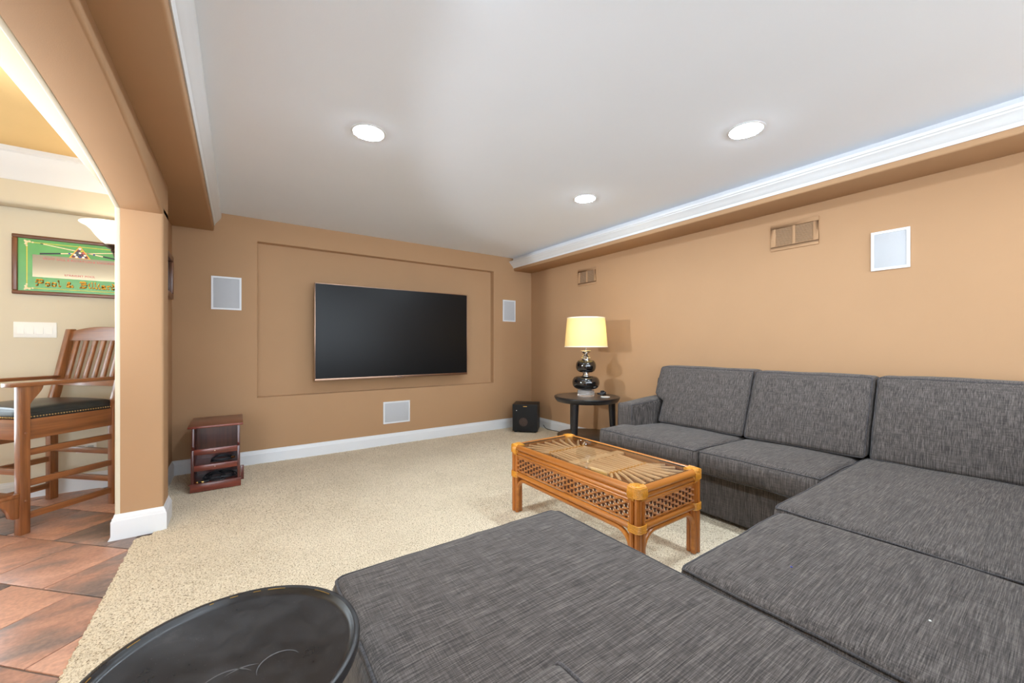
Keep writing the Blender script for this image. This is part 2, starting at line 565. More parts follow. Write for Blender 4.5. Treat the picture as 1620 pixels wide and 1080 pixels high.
# ------------------------------------------------------------------ the setting
def build_room():
    NX0, NX1, NZ0, NZ1, ND = 0.152, 2.872, 0.636, 2.158, 0.08
    # wall with the niche
    m = MB()
    x0, x1, ztop = XL - 0.08, XR + 0.1, 2.62
    y0, y1, yb = YT, YT + 0.2, YT + ND
    # front face as a frame round the opening, then the returns and the back of the niche
    v = [(x0, y0, 0), (x1, y0, 0), (x1, y0, ztop), (x0, y0, ztop),
         (NX0, y0, NZ0), (NX1, y0, NZ0), (NX1, y0, NZ1), (NX0, y0, NZ1),
         (NX0, yb, NZ0), (NX1, yb, NZ0), (NX1, yb, NZ1), (NX0, yb, NZ1),
         (x0, y1, 0), (x1, y1, 0), (x1, y1, ztop), (x0, y1, ztop)]
    f = [(0, 1, 5, 4), (1, 2, 6, 5), (2, 3, 7, 6), (3, 0, 4, 7),
         (4, 5, 9, 8), (5, 6, 10, 9), (6, 7, 11, 10), (7, 4, 8, 11), (8, 9, 10, 11),
         (0, 12, 13, 1), (1, 13, 14, 2), (2, 14, 15, 3), (3, 15, 12, 0), (12, 15, 14, 13)]
    m.add(v, f)
    structure('wall_back', m, M_TAN, 'tan painted end wall with a shallow rectangular television niche', 'wall', 0.008, 3)
    structure('wall_right', MB().box(XR, XR + 0.1, YB, YT + 0.1, 0, 2.6), M_TAN, 'tan painted side wall behind the grey sectional sofa', 'wall')
    # divider between the rooms, beyond the arch pillar
    structure('wall_left', MB().box(XL - 0.04, XL, 3.47, YT, 0, ZS + 0.02), M_TAN, 'short tan wall between arch pillar and end wall', 'wall')
    structure('wall_divider', MB().box(XL - 0.08, XL - 0.04, 3.47, YT, 0, ZS + 0.02), M_CREAM, 'cream back side of the short dividing wall', 'wall')
    structure('wall_adjoining_far', MB().box(XA - 0.1, XA, YB, YT + 0.2, 0, 2.62), M_CREAM, 'cream far side wall of the adjoining billiard room', 'wall')
    wx0, wx1, wz0, wz1 = -4.4, -1.6, 0.30, 2.05  # window added out of view, sized for a bright reflection in the chair slats
    wm = MB()
    for (a, b, c, d) in ((XA, wx0, 0, 2.62), (wx1, XL - 0.08, 0, 2.62), (wx0, wx1, 0, wz0), (wx0, wx1, wz1, 2.62)):
        wm.box(a, b, YT, YT + 0.06, c, d)
    wf = MB()
    for (a, b, c, d) in ((wx0, wx1, wz0, wz0 + 0.06), (wx0, wx1, wz1 - 0.06, wz1), (wx0, wx0 + 0.06, wz0, wz1), (wx1 - 0.06, wx1, wz0, wz1), ((wx0 + wx1) / 2 - 0.03, (wx0 + wx1) / 2 + 0.03, wz0, wz1)):
        wf.box(a, b, YT - 0.01, YT + 0.05, c, d)
    win = structure('window_added', wf, M_TRIM, 'white framed daylight window added out of view in the adjoining billiard room', 'window')
    MB().box(wx0 + 0.06, wx1 - 0.06, YT + 0.03, YT + 0.036, wz0 + 0.06, wz1 - 0.06).build('pane', M_GLASS, win)
    structure('wall_adjoining', wm, M_CREAM, 'cream wall of the adjoining billiard room', 'wall')
    # pillar and arch
    structure('wall_pillar', MB().box(-0.590, -0.385, 3.27, 3.48, 0, 2.02), M_TAN, 'tan pillar carrying the end of the wide arch', 'wall', 0.014, 4)
    structure('trim_1', MB().box(-0.604, -0.578, 3.2695, 3.478, 0, 1.985), M_CREAM, 'cream rounded edge down the far side of the pillar', 'trim', 0.006, 3)
    ya, yc, zsp, zap = 3.27, 1.62, 1.965, 2.125
    half = ya - yc
    rise = zap - zsp
    R = (half * half + rise * rise) / (2 * rise)
    arc = []
    for i in range(41):
        y = ya - 2 * half * i / 40
        arc.append((y, zap - R + math.sqrt(R * R - (y - yc) ** 2)))
    poly = [(3.48, ZS + 0.02), (3.48, zsp)] + arc + [(yc - half - 0.21, zsp), (yc - half - 0.21, ZS + 0.02)]
    structure('wall_arch', MB().prism(poly, 'x', -0.590, -0.385), M_TAN, 'tan arched header over the wide opening', 'wall', 0.014, 4, smooth=40)
    structure('trim_2', MB().prism([(a, b - 0.0006 if b < ZS else b) for a, b in poly], 'x', -0.604, -0.578), M_CREAM, 'cream rounded edge along the far side of the arch', 'trim', 0.006, 3, smooth=40)
    structure('wall_pillar_near', MB().box(-0.602, -0.385, yc - half - 0.21, yc - half, 0, 2.0), M_TAN, 'tan pillar carrying the near end of the wide arch', 'wall', 0.014, 4)
    # ceilings and soffits
    structure('ceiling', MB().box(-0.3, XR + 0.1, YB, YT + 0.1, ZC, ZC + 0.08), M_CEIL, 'smooth white ceiling with recessed lights', 'ceiling')
    structure('soffit_left', MB().box(-0.595, -0.185, YB, YT, ZS, ZC + 0.02), M_TAN, 'tan soffit running above the arch', 'soffit', 0.012, 3)
    structure('soffit_right', MB().box(3.205, XR + 0.01, YB, YT, ZS, ZC + 0.02), M_TAN, 'tan soffit running along the sofa wall', 'soffit', 0.012, 3)
    structure('soffit_adjoining_divider', MB().box(-0.745, -0.5955, YB, YT, ZS, ZA + 0.02), M_CREAM, 'cream soffit on the far side of the arch', 'soffit', 0.012, 3)
    structure('soffit_adjoining_wall', MB().box(XA, -0.745, 4.405, YT, 2.175, ZA + 0.02), M_CREAM, 'cream soffit above the framed billiard mirror', 'soffit', 0.03, 5)
    structure('ceiling_adjoining', MB().box(XA, -0.58, YB, YT + 0.1, ZA, ZA + 0.08), M_ORANGE, 'apricot ceiling of the adjoining billiard room', 'ceiling')
    # crowns: profile given as (out from soffit, z)
    def crown(prof, sx, x_face, name, label):
        poly = [(x_face + sx * a, z) for a, z in prof]
        structure(name, MB().prism(poly, 'y', YB, YT), M_TRIM, label, 'crown moulding', smooth=25)
    profL = [(0, ZC), (0, 2.255), (0.006, 2.252), (0.010, 2.262), (0.014, 2.275), (0.022, 2.282), (0.034, 2.300), (0.046, 2.318),
             (0.052, 2.326), (0.056, 2.340), (0.056, ZC)]
    profR = [(0, ZC), (0, 2.238), (0.007, 2.236), (0.012, 2.246), (0.014, 2.256), (0.022, 2.260), (0.036, 2.276), (0.054, 2.294),
             (0.064, 2.300), (0.066, 2.308), (0.074, 2.312), (0.076, 2.328), (0.012, 2.334), (0.010, ZC)]
    crown(profL, 1, -0.185, 'trim_3', 'white crown moulding on the soffit above the arch')
    crown(profR, -1, 3.205, 'trim_4', 'white crown moulding on the soffit along the sofa wall')
    prof = [(4.405, ZA), (4.405, 2.345), (4.398, 2.343), (4.39, 2.36), (4.385, 2.375), (4.36, 2.42), (4.335, 2.49), (4.33, 2.52), (4.315, 2.53), (4.312, ZA)]
    structure('trim_5', MB().prism(prof, 'x', XA, -0.745), M_TRIM, 'deep white crown moulding in the adjoining room', 'crown moulding', smooth=25)
    # baseboards: (out, z)
    bp = [(0, -0.018), (0.016, -0.018), (0.016, 0.088), (0.013, 0.094), (0.012, 0.104), (0.008, 0.110), (0.006, 0.122), (0, 0.124)]

    def bb_y(name, x, s, y0, y1, label, z=0):
        structure(name, MB().prism([(x + s * a, b + z) for a, b in bp], 'y', y0, y1), M_TRIM, label, 'baseboard', smooth=25)

    def bb_x(name, y, s, x0, x1, label, z=0):
        structure(name, MB().prism([(y + s * a, b + z) for a, b in bp], 'x', x0, x1), M_TRIM, label, 'baseboard', smooth=25)
    bb_x('baseboard_back', YT, -1, XL, XR, 'white baseboard along the television wall')
    bb_y('baseboard_right', XR, -1, YB, YT - 0.016, 'white baseboard along the sofa wall')
    bb_y('baseboard_left', XL, 1, 3.48, YT - 0.016, 'white baseboard on the short wall behind the pillar')
    bb_x('baseboard_adjoining', YT, -1, XA, XL - 0.08, 'white baseboard in the adjoining billiard room', -0.005)
    # pillar base: stepped block following the pillar on its three seen sides
    m = MB()
    levels = [(0.030, -0.014), (0.017, 0.012), (0.017, 0.098), (0.013, 0.104), (0.012, 0.114), (0.007, 0.120), (0.004, 0.134), (0.0, 0.136)]
    vv = []
    for a, z in levels:
        fl = 0.016 if z < 0 else a
        vv += [(-0.602 - a, 3.27 - fl, z), (-0.385 + min(a, .017), 3.27 - fl, z), (-0.385 + min(a, .017), 3.48 + min(a, .017), z), (-0.602 - a, 3.48 + min(a, .017), z)]
    ff = []
    for i in range(len(levels) - 1):
        for k in range(4):
            k2 = (k + 1) % 4
            ff.append((i * 4 + k, i * 4 + k2, (i + 1) * 4 + k2, (i + 1) * 4 + k))
    m.add(vv, ff)
    structure('baseboard_pillar', m, M_TRIM, 'white moulded base wrapped round the arch pillar', 'baseboard', smooth=25)
    # floor slab = grout bed for the tiles
    fl = structure('floor', MB().box(XA, XR + 0.1, YB, YT + 0.1, -0.12, -0.019), M_GROUT, 'grey grouted floor of terracotta and slate tiles laid diagonally', 'floor')
    tiles(fl)


def clip(poly, nx, ny, c):
    out = []
    for i in range(len(poly)):
        p, q = poly[i], poly[(i + 1) % len(poly)]
        dp, dq = nx * p[0] + ny * p[1] - c, nx * q[0] + ny * q[1] - c
        if dp <= 0:
            out.append(p)
        if (dp < 0 < dq) or (dq < 0 < dp):
            t = dp / (dp - dq)
            out.append((p[0] + (q[0] - p[0]) * t, p[1] + (q[1] - p[1]) * t))
    return out


def tiles(parent):
    s = 0.375
    g = 0.004
    rt = math.sqrt(0.5)
    rng = random.Random(3)
    for row in range(-9, 10):
        v0 = 1.4425 + row * 0.372
        # joints measured at d=2.90 in row 0, half a tile further in alternate rows
        off = 2.90 if row % 2 == 0 else 2.71
        for k in range(-14, 14):
            d0 = off + k * s
            poly = []
            for d, v in ((d0 + g, v0 + g), (d0 + s - g, v0 + g), (d0 + s - g, v0 + 0.372 - g), (d0 + g, v0 + 0.372 - g)):
                poly.append(((v - d) * rt, (v + d) * rt))
            for nx, ny, c in ((1, 0, TILE_EDGE), (-1, 0, 2.6), (0, 1, YT), (0, -1, -0.3)):
                if poly:
                    poly = clip(poly, nx, ny, c)
            if len(poly) < 3:
                continue
            cx = sum(p[0] for p in poly) / len(poly)
            cy = sum(p[1] for p in poly) / len(poly)
            area = abs(sum(poly[i][0] * poly[(i + 1) % len(poly)][1] - poly[(i + 1) % len(poly)][0] * poly[i][1] for i in range(len(poly)))) / 2
            if area < 0.0015:
                continue
            n = len(poly)
            zt = -0.0135 + rng.uniform(-0.0006, 0.0006)
            ins = [(cx + (p[0] - cx) * 0.985, cy + (p[1] - cy) * 0.985) for p in poly]
            vv = [(p[0], p[1], -0.0189) for p in poly] + [(p[0], p[1], zt - 0.0015) for p in poly] + [(p[0], p[1], zt) for p in ins]
            ff = [tuple(range(2 * n, 3 * n))]
            for i in range(n):
                j = (i + 1) % n
                ff += [(i, j, n + j, n + i), (n + i, n + j, 2 * n + j, 2 * n + i)]
            MB().add(vv, ff).build('tile', M_TILE, parent)


def build_carpet():
    import numpy as np
    rng = np.random.default_rng(5)
    xs = np.concatenate([np.arange(TILE_EDGE, XR - 0.012, 0.0062), [XR - 0.002]])
    ys = np.concatenate([np.concatenate([[YB], np.arange(-1.0, 0.72, 0.06)]), np.arange(0.74, YT - 0.012, 0.0062), [YT - 0.002]])
    nx, ny = len(xs), len(ys)
    X, Y = np.meshgrid(xs, ys)
    Z = rng.normal(0, 1, X.shape)
    Z = np.clip(Z, -2.2, 2.2) * 0.0016 - 0.0058
    Z += 0.0035 * np.sin(X * 3.1 + 0.7 * np.sin(Y * 2.3)) * np.sin(Y * 2.2 + 0.6 * np.sin(X * 1.7)) * 0.6
    jx = rng.normal(0, 0.0012, X.shape)
    jy = rng.normal(0, 0.0012, X.shape)
    X = X + jx
    Y = Y + jy
    # rolled, slightly ragged edge against the tiles
    edge = rng.normal(0, 0.003, ny)
    edge[: 0] = 0
    for k, (dx, dz) in enumerate(((0.0, -0.012), (0.0, -0.004), (0.002, -0.001))):
        X[:, k] = TILE_EDGE + dx + edge * (1 if k else 0.4)
        Z[:, k] = Z[:, k] + dz
    # keep the pile clear of the pillar foot
    co = np.stack([X, Y, Z], -1).reshape(-1, 3).astype(np.float32)
    idx = np.arange(nx * ny).reshape(ny, nx)
    q = np.stack([idx[:-1, :-1], idx[:-1, 1:], idx[1:, 1:], idx[1:, :-1]], -1).reshape(-1, 4)
    cxq = co[q].mean(1)
    keep = ~((cxq[:, 0] < -0.43) & (cxq[:, 1] > 3.21) & (cxq[:, 1] < 3.3)) & ~((cxq[:, 0] < XL) & (cxq[:, 1] > 3.2))
    q = q[keep]
    me = bpy.data.meshes.new('carpet')
    me.vertices.add(len(co))
    me.vertices.foreach_set('co', co.ravel())
    me.loops.add(q.size)
    me.loops.foreach_set('vertex_index', q.ravel().astype(np.int32))
    me.polygons.add(len(q))
    me.polygons.foreach_set('loop_start', np.arange(0, q.size, 4, dtype=np.int32))
    me.polygons.foreach_set('use_smooth', np.ones(len(q), dtype=bool))
    me.update(calc_edges=True)
    me.materials.append(M_CARPET)
    o = bpy.data.objects.new('carpet', me)
    COL.objects.link(o)
    tag(o, 'beige speckled pile carpet covering the television room floor', 'carpet', kind='stuff')


# ------------------------------------------------------------------ upholstery
def puffy(x0, x1, y0, y1, z0, z1, r=0.04, bulge=(0.0, 0.0, 0.02), n=(16, 16, 6), warp=None, wob=0.0, seed=0.0):
    h = Vector(((x1 - x0) / 2, (y1 - y0) / 2, (z1 - z0) / 2))
    c = Vector(((x1 + x0) / 2, (y1 + y0) / 2, (z1 + z0) / 2))
    rr = min(r, min(h) * 0.98)

    def deform(q, push=0.0):
        p = Vector((q[0] * h.x, q[1] * h.y, q[2] * h.z))
        inner = Vector(tuple(max(-h[i] + rr, min(h[i] - rr, p[i])) for i in range(3)))
        d = p - inner
        if d.length > 1e-9:
            p = inner + d.normalized() * (rr + push)
        for a in range(3):
            b, e = (a + 1) % 3, (a + 2) % 3
            w = (1 - min(1, q[b] ** 2)) ** 0.6 * (1 - min(1, q[e] ** 2)) ** 0.6
            p[a] += bulge[a] * w * max(-1, min(1, q[a]))
        p += c
        if wob:
            k = noise.noise_vector(p * 7.0 + Vector((seed, seed, seed)))
            k2 = noise.noise_vector(p * 19.0 + Vector((seed, 3, seed)))
            p += k * wob + k2 * wob * 0.35
        return warp(p) if warp else p
    ax = [[math.sin(math.pi / 2 * (-1 + 2 * i / m)) for i in range(m + 1)] for m in n]
    vid, verts, faces = {}, [], []

    def V(i, j, k):
        key = (i, j, k)
        if key not in vid:
            vid[key] = len(verts)
            verts.append(deform((ax[0][i], ax[1][j], ax[2][k])))
        return vid[key]
    nx, ny, nz = n
    for i in range(nx):
        for j in range(ny):
            faces.append((V(i, j, 0), V(i, j + 1, 0), V(i + 1, j + 1, 0), V(i + 1, j, 0)))
            faces.append((V(i, j, nz), V(i + 1, j, nz), V(i + 1, j + 1, nz), V(i, j + 1, nz)))
    for i in range(nx):
        for k in range(nz):
            faces.append((V(i, 0, k), V(i + 1, 0, k), V(i + 1, 0, k + 1), V(i, 0, k + 1)))
            faces.append((V(i, ny, k), V(i, ny, k + 1), V(i + 1, ny, k + 1), V(i + 1, ny, k)))
    for j in range(ny):
        for k in range(nz):
            faces.append((V(0, j, k), V(0, j, k + 1), V(0, j + 1, k + 1), V(0, j + 1, k)))
            faces.append((V(nx, j, k), V(nx, j + 1, k), V(nx, j + 1, k + 1), V(nx, j, k + 1)))
    return MB().add(verts, faces), deform


def loop_pts(deform, axis, val, push=0.002, n=26, inset=1.0):
    """welt line running round the box edge where coordinate `axis` is +-1"""
    o = [i for i in range(3) if i != axis]
    pts = []
    seq = [(-1, -1), (1, -1), (1, 1), (-1, 1)]
    for s in range(4):
        a, b = seq[s], seq[(s + 1) % 4]
        for i in range(n):
            t = math.sin(math.pi / 2 * (-1 + 2 * i / n)) * 0.5 + 0.5
            q = [0, 0, 0]
            q[axis] = val
            q[o[0]] = (a[0] + (b[0] - a[0]) * t) * inset
            q[o[1]] = (a[1] + (b[1] - a[1]) * t) * inset
            pts.append(deform(q, push))
    return pts


def cushion(parent, name, dims, pipes, r=0.035, **kw):
    m, d = puffy(*dims, r=r, **kw)
    o = m.build(name, M_FABRIC, parent, smooth=None)
    for axis, val in pipes:
        MB().tube(loop_pts(d, axis, val), 0.0042, 6, closed=True).build('piping', M_PIPE, o, smooth=None)
    return o


def sstep(a, b, x):
    t = max(0, min(1, (x - a) / (b - a)))
    return t * t * (3 - 2 * t)


def build_sofa():
    t = thing('sectional_sofa', (2.0, 0.7, 0), 'large charcoal grey fabric sectional sofa with chaise in front of the sofa wall', 'sofa')
    SZ0, SZ1 = 0.300, 0.452
    # plinth bodies
    def body(name, *d, r=0.015):
        m, _ = puffy(*d, r=r, bulge=(0, 0, 0), n=(6, 6, 6))
        return m.build(name, M_FABRIC, t, smooth=None)
    body('base', 2.555, 3.44, 0.745, 2.335, 0.02, SZ0 + 0.004)
    body('base', 1.13, 3.44, -0.32, 0.72, 0.02, SZ0 + 0.004)
    body('base', 0.245, 1.125, -0.32, 1.255, 0.02, SZ0 + 0.004)
    body('back_frame', 3.34, 3.47, -0.32, 2.335, 0.02, 0.84, r=0.03)
    body('back_frame', 0.245, 3.33, -0.45, -0.28, 0.02, 0.84, r=0.03)
    for x, y in ((2.62, 2.27), (2.62, 0.82), (0.31, 1.19), (1.06, 1.19), (3.36, 2.27)):
        MB().box(x - 0.03, x + 0.03, y - 0.03, y + 0.03, 0.0, 0.022).build('foot', M_PLASTIC, t)
    # seat cushions on the wall run
    YA = 1.432

    def warpA(p):
        k = 1 - sstep(2.765, 2.80, p.x)
        if p.y > YA + 0.3:
            g = (p.y - (YA + 0.3)) / (2.183 - (YA + 0.3))
            p.y += 0.105 * k * g
        p.z -= 0.012 * sstep(2.7, 3.2, p.x)
        return p
    cushion(t, 'seat_cushion', (2.475, 3.2, YA + 0.003, 2.183, SZ0, SZ1), [(2, 1), (2, -1)], bulge=(0.012, 0.006, 0.022), n=(26, 22, 8), warp=warpA, wob=0.004, seed=1)

    def warpB(p):
        p.z -= 0.012 * sstep(2.7, 3.2, p.x)
        return p
    cushion(t, 'seat_cushion', (2.49, 3.2, 0.752, YA - 0.003, SZ0, SZ1), [(2, 1), (2, -1)], bulge=(0.012, 0.006, 0.020), n=(22, 22, 8), warp=warpB, wob=0.004, seed=4)
    # corner seat, middle seat and chaise facing the television
    cushion(t, 'seat_cushion', (1.872, 3.2, -0.12, 0.745, SZ0, SZ1 + 0.004), [(2, 1), (2, -1)], bulge=(0.004, 0.010, 0.018), n=(26, 22, 8), wob=0.004, seed=8)
    cushion(t, 'seat_cushion', (1.128, 1.868, -0.12, 0.715, SZ0, SZ1), [(2, 1), (2, -1)], bulge=(0.004, 0.010, 0.022), n=(22, 22, 8), wob=0.004, seed=11)

    def warpE(p):
        # the chaise cushion swells round the front of its arm
        return p
    cushion(t, 'chaise_cushion', (0.222, 1.124, -0.12, 1.285, SZ0, SZ1), [(2, 1), (2, -1)], r=0.045, bulge=(0.004, 0.006, 0.012), n=(26, 34, 8), wob=0.004, seed=15)
    # arms
    def arm(dims, rise_axis, side):
        def w(p):
            k = sstep(dims[4] + 0.2, dims[5], p.z)
            if rise_axis == 'x':
                p.z += 0.03 * k * sstep(dims[0], dims[1], p.x)
            return p
        m, d = puffy(*dims, r=0.022, bulge=(0.004, 0.004, 0.010), n=(20, 12, 12), warp=w)
        o = m.build('arm', M_FABRIC, t, smooth=None)
        for v in (-1, 1):
            MB().tube(loop_pts(d, side, v), 0.004, 6, closed=True).build('piping', M_PIPE, o, smooth=None)
        return o
    arm((2.79, 3.40, 2.192, 2.345, 0.05, 0.632), 'x', 1)
    arm((0.262, 0.432, -0.40, 0.488, 0.05, 0.632), 'y', 0)
    # back cushions against the wall, leaning
    def lean(p):
        p.x += 0.20 * (p.z - 0.46) / 0.5
        return p

    def back(dims, seed, notch=None):
        def w(p):
            if notch and p.y > dims[3] - 0.35:
                k = sstep(0.655, 0.685, p.z)
                g = (p.y - (dims[3] - 0.35)) / 0.35
                p.y += notch * k * g
            return lean(p)
        cushion(t, 'back_cushion', dims, [(0, -1), (0, 1)], r=0.03, bulge=(0.028, 0.004, 0.006), n=(8, 24, 26), warp=w, wob=0.004, seed=seed)
    back((3.10, 3.265, 1.425, 2.155, 0.455, 0.950), 21, 0.095)
    back((3.085, 3.26, 0.722, 1.418, 0.455, 0.945), 25)
    back((3.10, 3.265, -0.02, 0.712, 0.455, 0.950), 29)
    # back cushions of the run facing the television (behind the camera)
    for (xa, xb, sd) in ((0.45, 1.12, 33), (1.13, 1.86, 37), (1.87, 2.60, 41)):
        def w2(p):
            p.y -= 0.14 * (p.z - 0.46) / 0.5
            return p
        cushion(t, 'back_cushion', (xa, xb, -0.21, -0.06, 0.455, 0.90), [(1, 1)], r=0.03, bulge=(0.004, 0.02, 0.006), n=(20, 8, 20), warp=w2, wob=0.003, seed=sd)
    # two specks of lint on the middle seat
    MB().ball((1.362, 0.487, 0.4770), 0.0035, 6, 0.6).build('lint', M_BLUE, t)
    MB().ball((1.37, 0.2, 0.4770), 0.003, 6, 0.6).build('lint', M_WHITEPL, t)


# ------------------------------------------------------------------ rattan coffee table
def build_coffee_table():
    X0, X1, Y0, Y1, ZT = 1.562, 2.112, 1.188, 2.250, 0.460
    cx, cy = (X0 + X1) / 2, (Y0 + Y1) / 2
    t = thing('coffee_table', (cx, cy, 0), 'honey rattan coffee table with woven sides and glass top', 'coffee table')
    R = 0.0165
    corners = [(X0, Y0, 1, 1), (X1, Y0, -1, 1), (X1, Y1, -1, -1), (X0, Y1, 1, -1)]
    for (x, y, sx, sy) in corners:
        leg = MB().tube([(x + sx * R, y + sy * R, 0.0), (x + sx * R, y + sy * R, ZT - 0.02)], R, 10).build('leg', M_RATTANZ, t)
        for (ox, oy) in ((3, 1), (1, 3), (2.7, 2.7)):
            MB().tube([(x + sx * R * ox, y + sy * R * oy, 0.0), (x + sx * R * ox, y + sy * R * oy, ZT - 0.04)], R * 0.93, 10).build('pole', M_RATTANZ, leg)
    # long and short rails: three stacked poles on each side, one lower rail, arched brace
    sides = [((X0, Y0), (X0, Y1), (1, 0), M_RATTAN), ((X1, Y0), (X1, Y1), (-1, 0), M_RATTAN),
             ((X0, Y0), (X1, Y0), (0, 1), M_RATTANX), ((X0, Y1), (X1, Y1), (0, -1), M_RATTANX)]
    for (a, b, nn, mt) in sides:
        d = Vector((b[0] - a[0], b[1] - a[1], 0))
        L = d.length
        d.normalize()
        A = Vector((a[0], a[1], 0)) + Vector((nn[0], nn[1], 0)) * R
        e = 0.03

        def P(s, z, inn=0.0):
            q = A + d * s + Vector((nn[0], nn[1], 0)) * inn
            return (q.x, q.y, z)
        MB().tube([P(e, ZT - 0.019), P(L - e, ZT - 0.019)], 0.0195, 12).build('top_rail', mt, t)
        MB().tube([P(e, ZT - 0.051), P(L - e, ZT - 0.051)], 0.0135, 10).build('second_rail', mt, t)
        MB().tube([P(e, ZT - 0.072), P(L - e, ZT - 0.072)], 0.0085, 10).build('bead_rail', mt, t)
        MB().tube([P(0.03, 0.258), P(L - 0.03, 0.258)], 0.0165, 12).build('lower_rail', mt, t)
        # arched brace
        rb = 0.085
        zt = 0.229
        o0 = 0.058
        pts = [P(o0, 0.02), P(o0, zt - rb)]
        for i in range(1, 9):
            an = math.pi / 2 * i / 8
            pts.append(P(o0 + rb * (1 - math.cos(an)), zt - rb + rb * math.sin(an)))
        for i in range(8, -1, -1):
            an = math.pi / 2 * i / 8
            pts.append(P(L - o0 - rb * (1 - math.cos(an)), zt - rb + rb * math.sin(an)))
        pts.append(P(L - o0, 0.02))
        MB().tube(pts, 0.0125, 10).build('arched_brace', mt, t)
        # woven panel with a bent frame cane
        z0, z1, i0 = 0.284, ZT - 0.083, 0.058
        fr = []
        rc = 0.02
        for (sx_, zz_, a0) in ((L - i0 - rc, z1 - rc, 0), (i0 + rc, z1 - rc, 90), (i0 + rc, z0 + rc, 180), (L - i0 - rc, z0 + rc, 270)):
            for k in range(6):
                an = math.radians(a0 + 18 * k)
                fr.append(P(sx_ + rc * math.cos(an), zz_ + rc * math.sin(an)))
        pn = MB().tube(fr, 0.0058, 6, closed=True).build('panel_frame', mt, t)
        wv, st = MB(), MB()
        step = 0.029
        ns = int((L - 2 * i0) / step)
        step = (L - 2 * i0) / ns
        for k in range(1, ns):
            for off in (-0.0032, 0.0032):
                st.tube([P(i0 + k * step + off, z0), P(i0 + k * step + off, z1)], 0.0028, 5)
        nrow = 6
        for rw in range(nrow):
            zz = z0 + (z1 - z0) * (rw + 0.5) / nrow
            ph = 1 if rw % 2 else -1
            for dz in (-0.0028, 0.0028):
                pts = []
                for k in range(ns * 4 + 1):
                    s = i0 + k * step / 4
                    pts.append(P(s, zz + dz + 0.0010 * math.sin(k * 0.9 + rw), 0.0078 * ph * math.cos(math.pi * k / 4)))
                wv.tube(pts, 0.0030, 5)
        st.build('cane_stakes', M_STAKE, t)['kind'] = 'stuff'
        w = wv.build('woven_cane', M_WEAVE, t)
        w['kind'] = 'stuff'
        # golden peel bindings where rails meet legs
        for s in (0.0, 1.0):
            wr = MB()
            for k in range(6):
                sv = 0.030 + k * 0.0062
                sv = sv if s == 0 else L - sv
                ring = []
                for q in range(12):
                    an = 2 * math.pi * q / 12
                    ring.append(P(sv, ZT - 0.035 + 0.0385 * math.sin(an) ** 1, 0.0235 * math.cos(an)))
                wr.tube(ring, 0.0036, 5, closed=True)
            wr.build('rail_binding', M_WRAP, t)
    # corner caps and lower bindings round each leg cluster
    for (x, y, sx, sy) in corners:
        def ringpts(ext, z, rad=0.022):
            c0 = (x + sx * R * 2, y + sy * R * 2)
            h = R * 2 + ext
            pts = []
            for (qx, qy, a0) in ((1, 1, 0), (-1, 1, 90), (-1, -1, 180), (1, -1, 270)):
                for k in range(5):
                    an = math.radians(a0 + 22.5 * k)
                    pts.append((c0[0] + qx * (h - rad) + rad * math.cos(an), c0[1] + qy * (h - rad) + rad * math.sin(an), z))
            return pts
        m = MB()
        for k in range(8):
            m.tube(ringpts(0.0045, ZT - 0.052 + k * 0.0066), 0.0033, 5, closed=True)
        m.build('corner_binding', M_WRAP, t)
        m = MB()
        for k in range(6):
            m.tube(ringpts(0.0035, 0.240 + k * 0.0068), 0.0034, 5, closed=True)
        m.build('leg_binding', M_WRAP, t)
        cap = MB()
        cap.prism([(p[0], p[1]) for p in ringpts(-0.001, 0)], 'z', ZT - 0.02, ZT + 0.001)
        cap.build('corner_cap', M_WRAP, t, bevel=0.004)
    # inner lip, glass, centre board and fans of sticks
    g0, g1, h0, h1 = X0 + 0.034, X1 - 0.034, Y0 + 0.034, Y1 - 0.034
    MB().box(g0, g1, h0, h1, ZT - 0.010, ZT - 0.004).build('glass_top', M_GLASS, t)
    ed = MB()
    for bx in ((g0 - 0.0015, g0 - 0.0001, h0, h1), (g1 + 0.0001, g1 + 0.0015, h0, h1), (g0, g1, h0 - 0.0015, h0 - 0.0001), (g0, g1, h1 + 0.0001, h1 + 0.0015)):
        ed.box(*bx, ZT - 0.010, ZT - 0.0035)
    ed.build('glass_edge_seal', M_GLASSEDGE, t)
    MB().box(g0, g1, cy - 0.03, cy + 0.03, ZT - 0.034, ZT - 0.016).build('centre_board', M_FAN, t, bevel=0.004)
    ns = 11
    for sg in (-1, 1):
        ye = h0 if sg < 0 else h1
        wrap = MB()
        for k in range(ns):
            u = -1 + 2 * k / (ns - 1)
            xs = cx + u * 0.175
            xb = cx + u * 0.150
            yb = cy + sg * 0.255
            # fanned end: outermost sticks reach the long sides, the rest the short side
            ang = u * math.radians(50)
            lx, ly = math.sin(ang), math.cos(ang)
            lim = min(((g1 - 0.004 - xb) / lx) if lx > 1e-6 else 9, ((g0 + 0.004 - xb) / lx) if lx < -1e-6 else 9, (abs(ye - yb) - 0.004) / max(ly, 1e-6))
            pts = []
            for i in range(9):
                v = i / 8
                pts.append((xs + (xb - xs) * sstep(0, 1, v), cy + sg * (0.03 + (0.255 - 0.03) * v), ZT - 0.026))
            for i in range(1, 10):
                v = i / 9
                bend = v * v * 0.35 + v * 0.65
                pts.append((xb + lx * lim * bend, yb + sg * ly * lim * v, ZT - 0.026))
            MB().tube(pts, 0.0082, 7).build('fan_stick', M_FAN, t)
            wrap.tube([(xb + 0.0112 * math.cos(2 * math.pi * q / 8), yb, ZT - 0.026 + 0.0098 * math.sin(2 * math.pi * q / 8)) for q in range(8)], 0.005, 5, closed=True)
        wrap.build('fan_binding', M_WRAP, t)


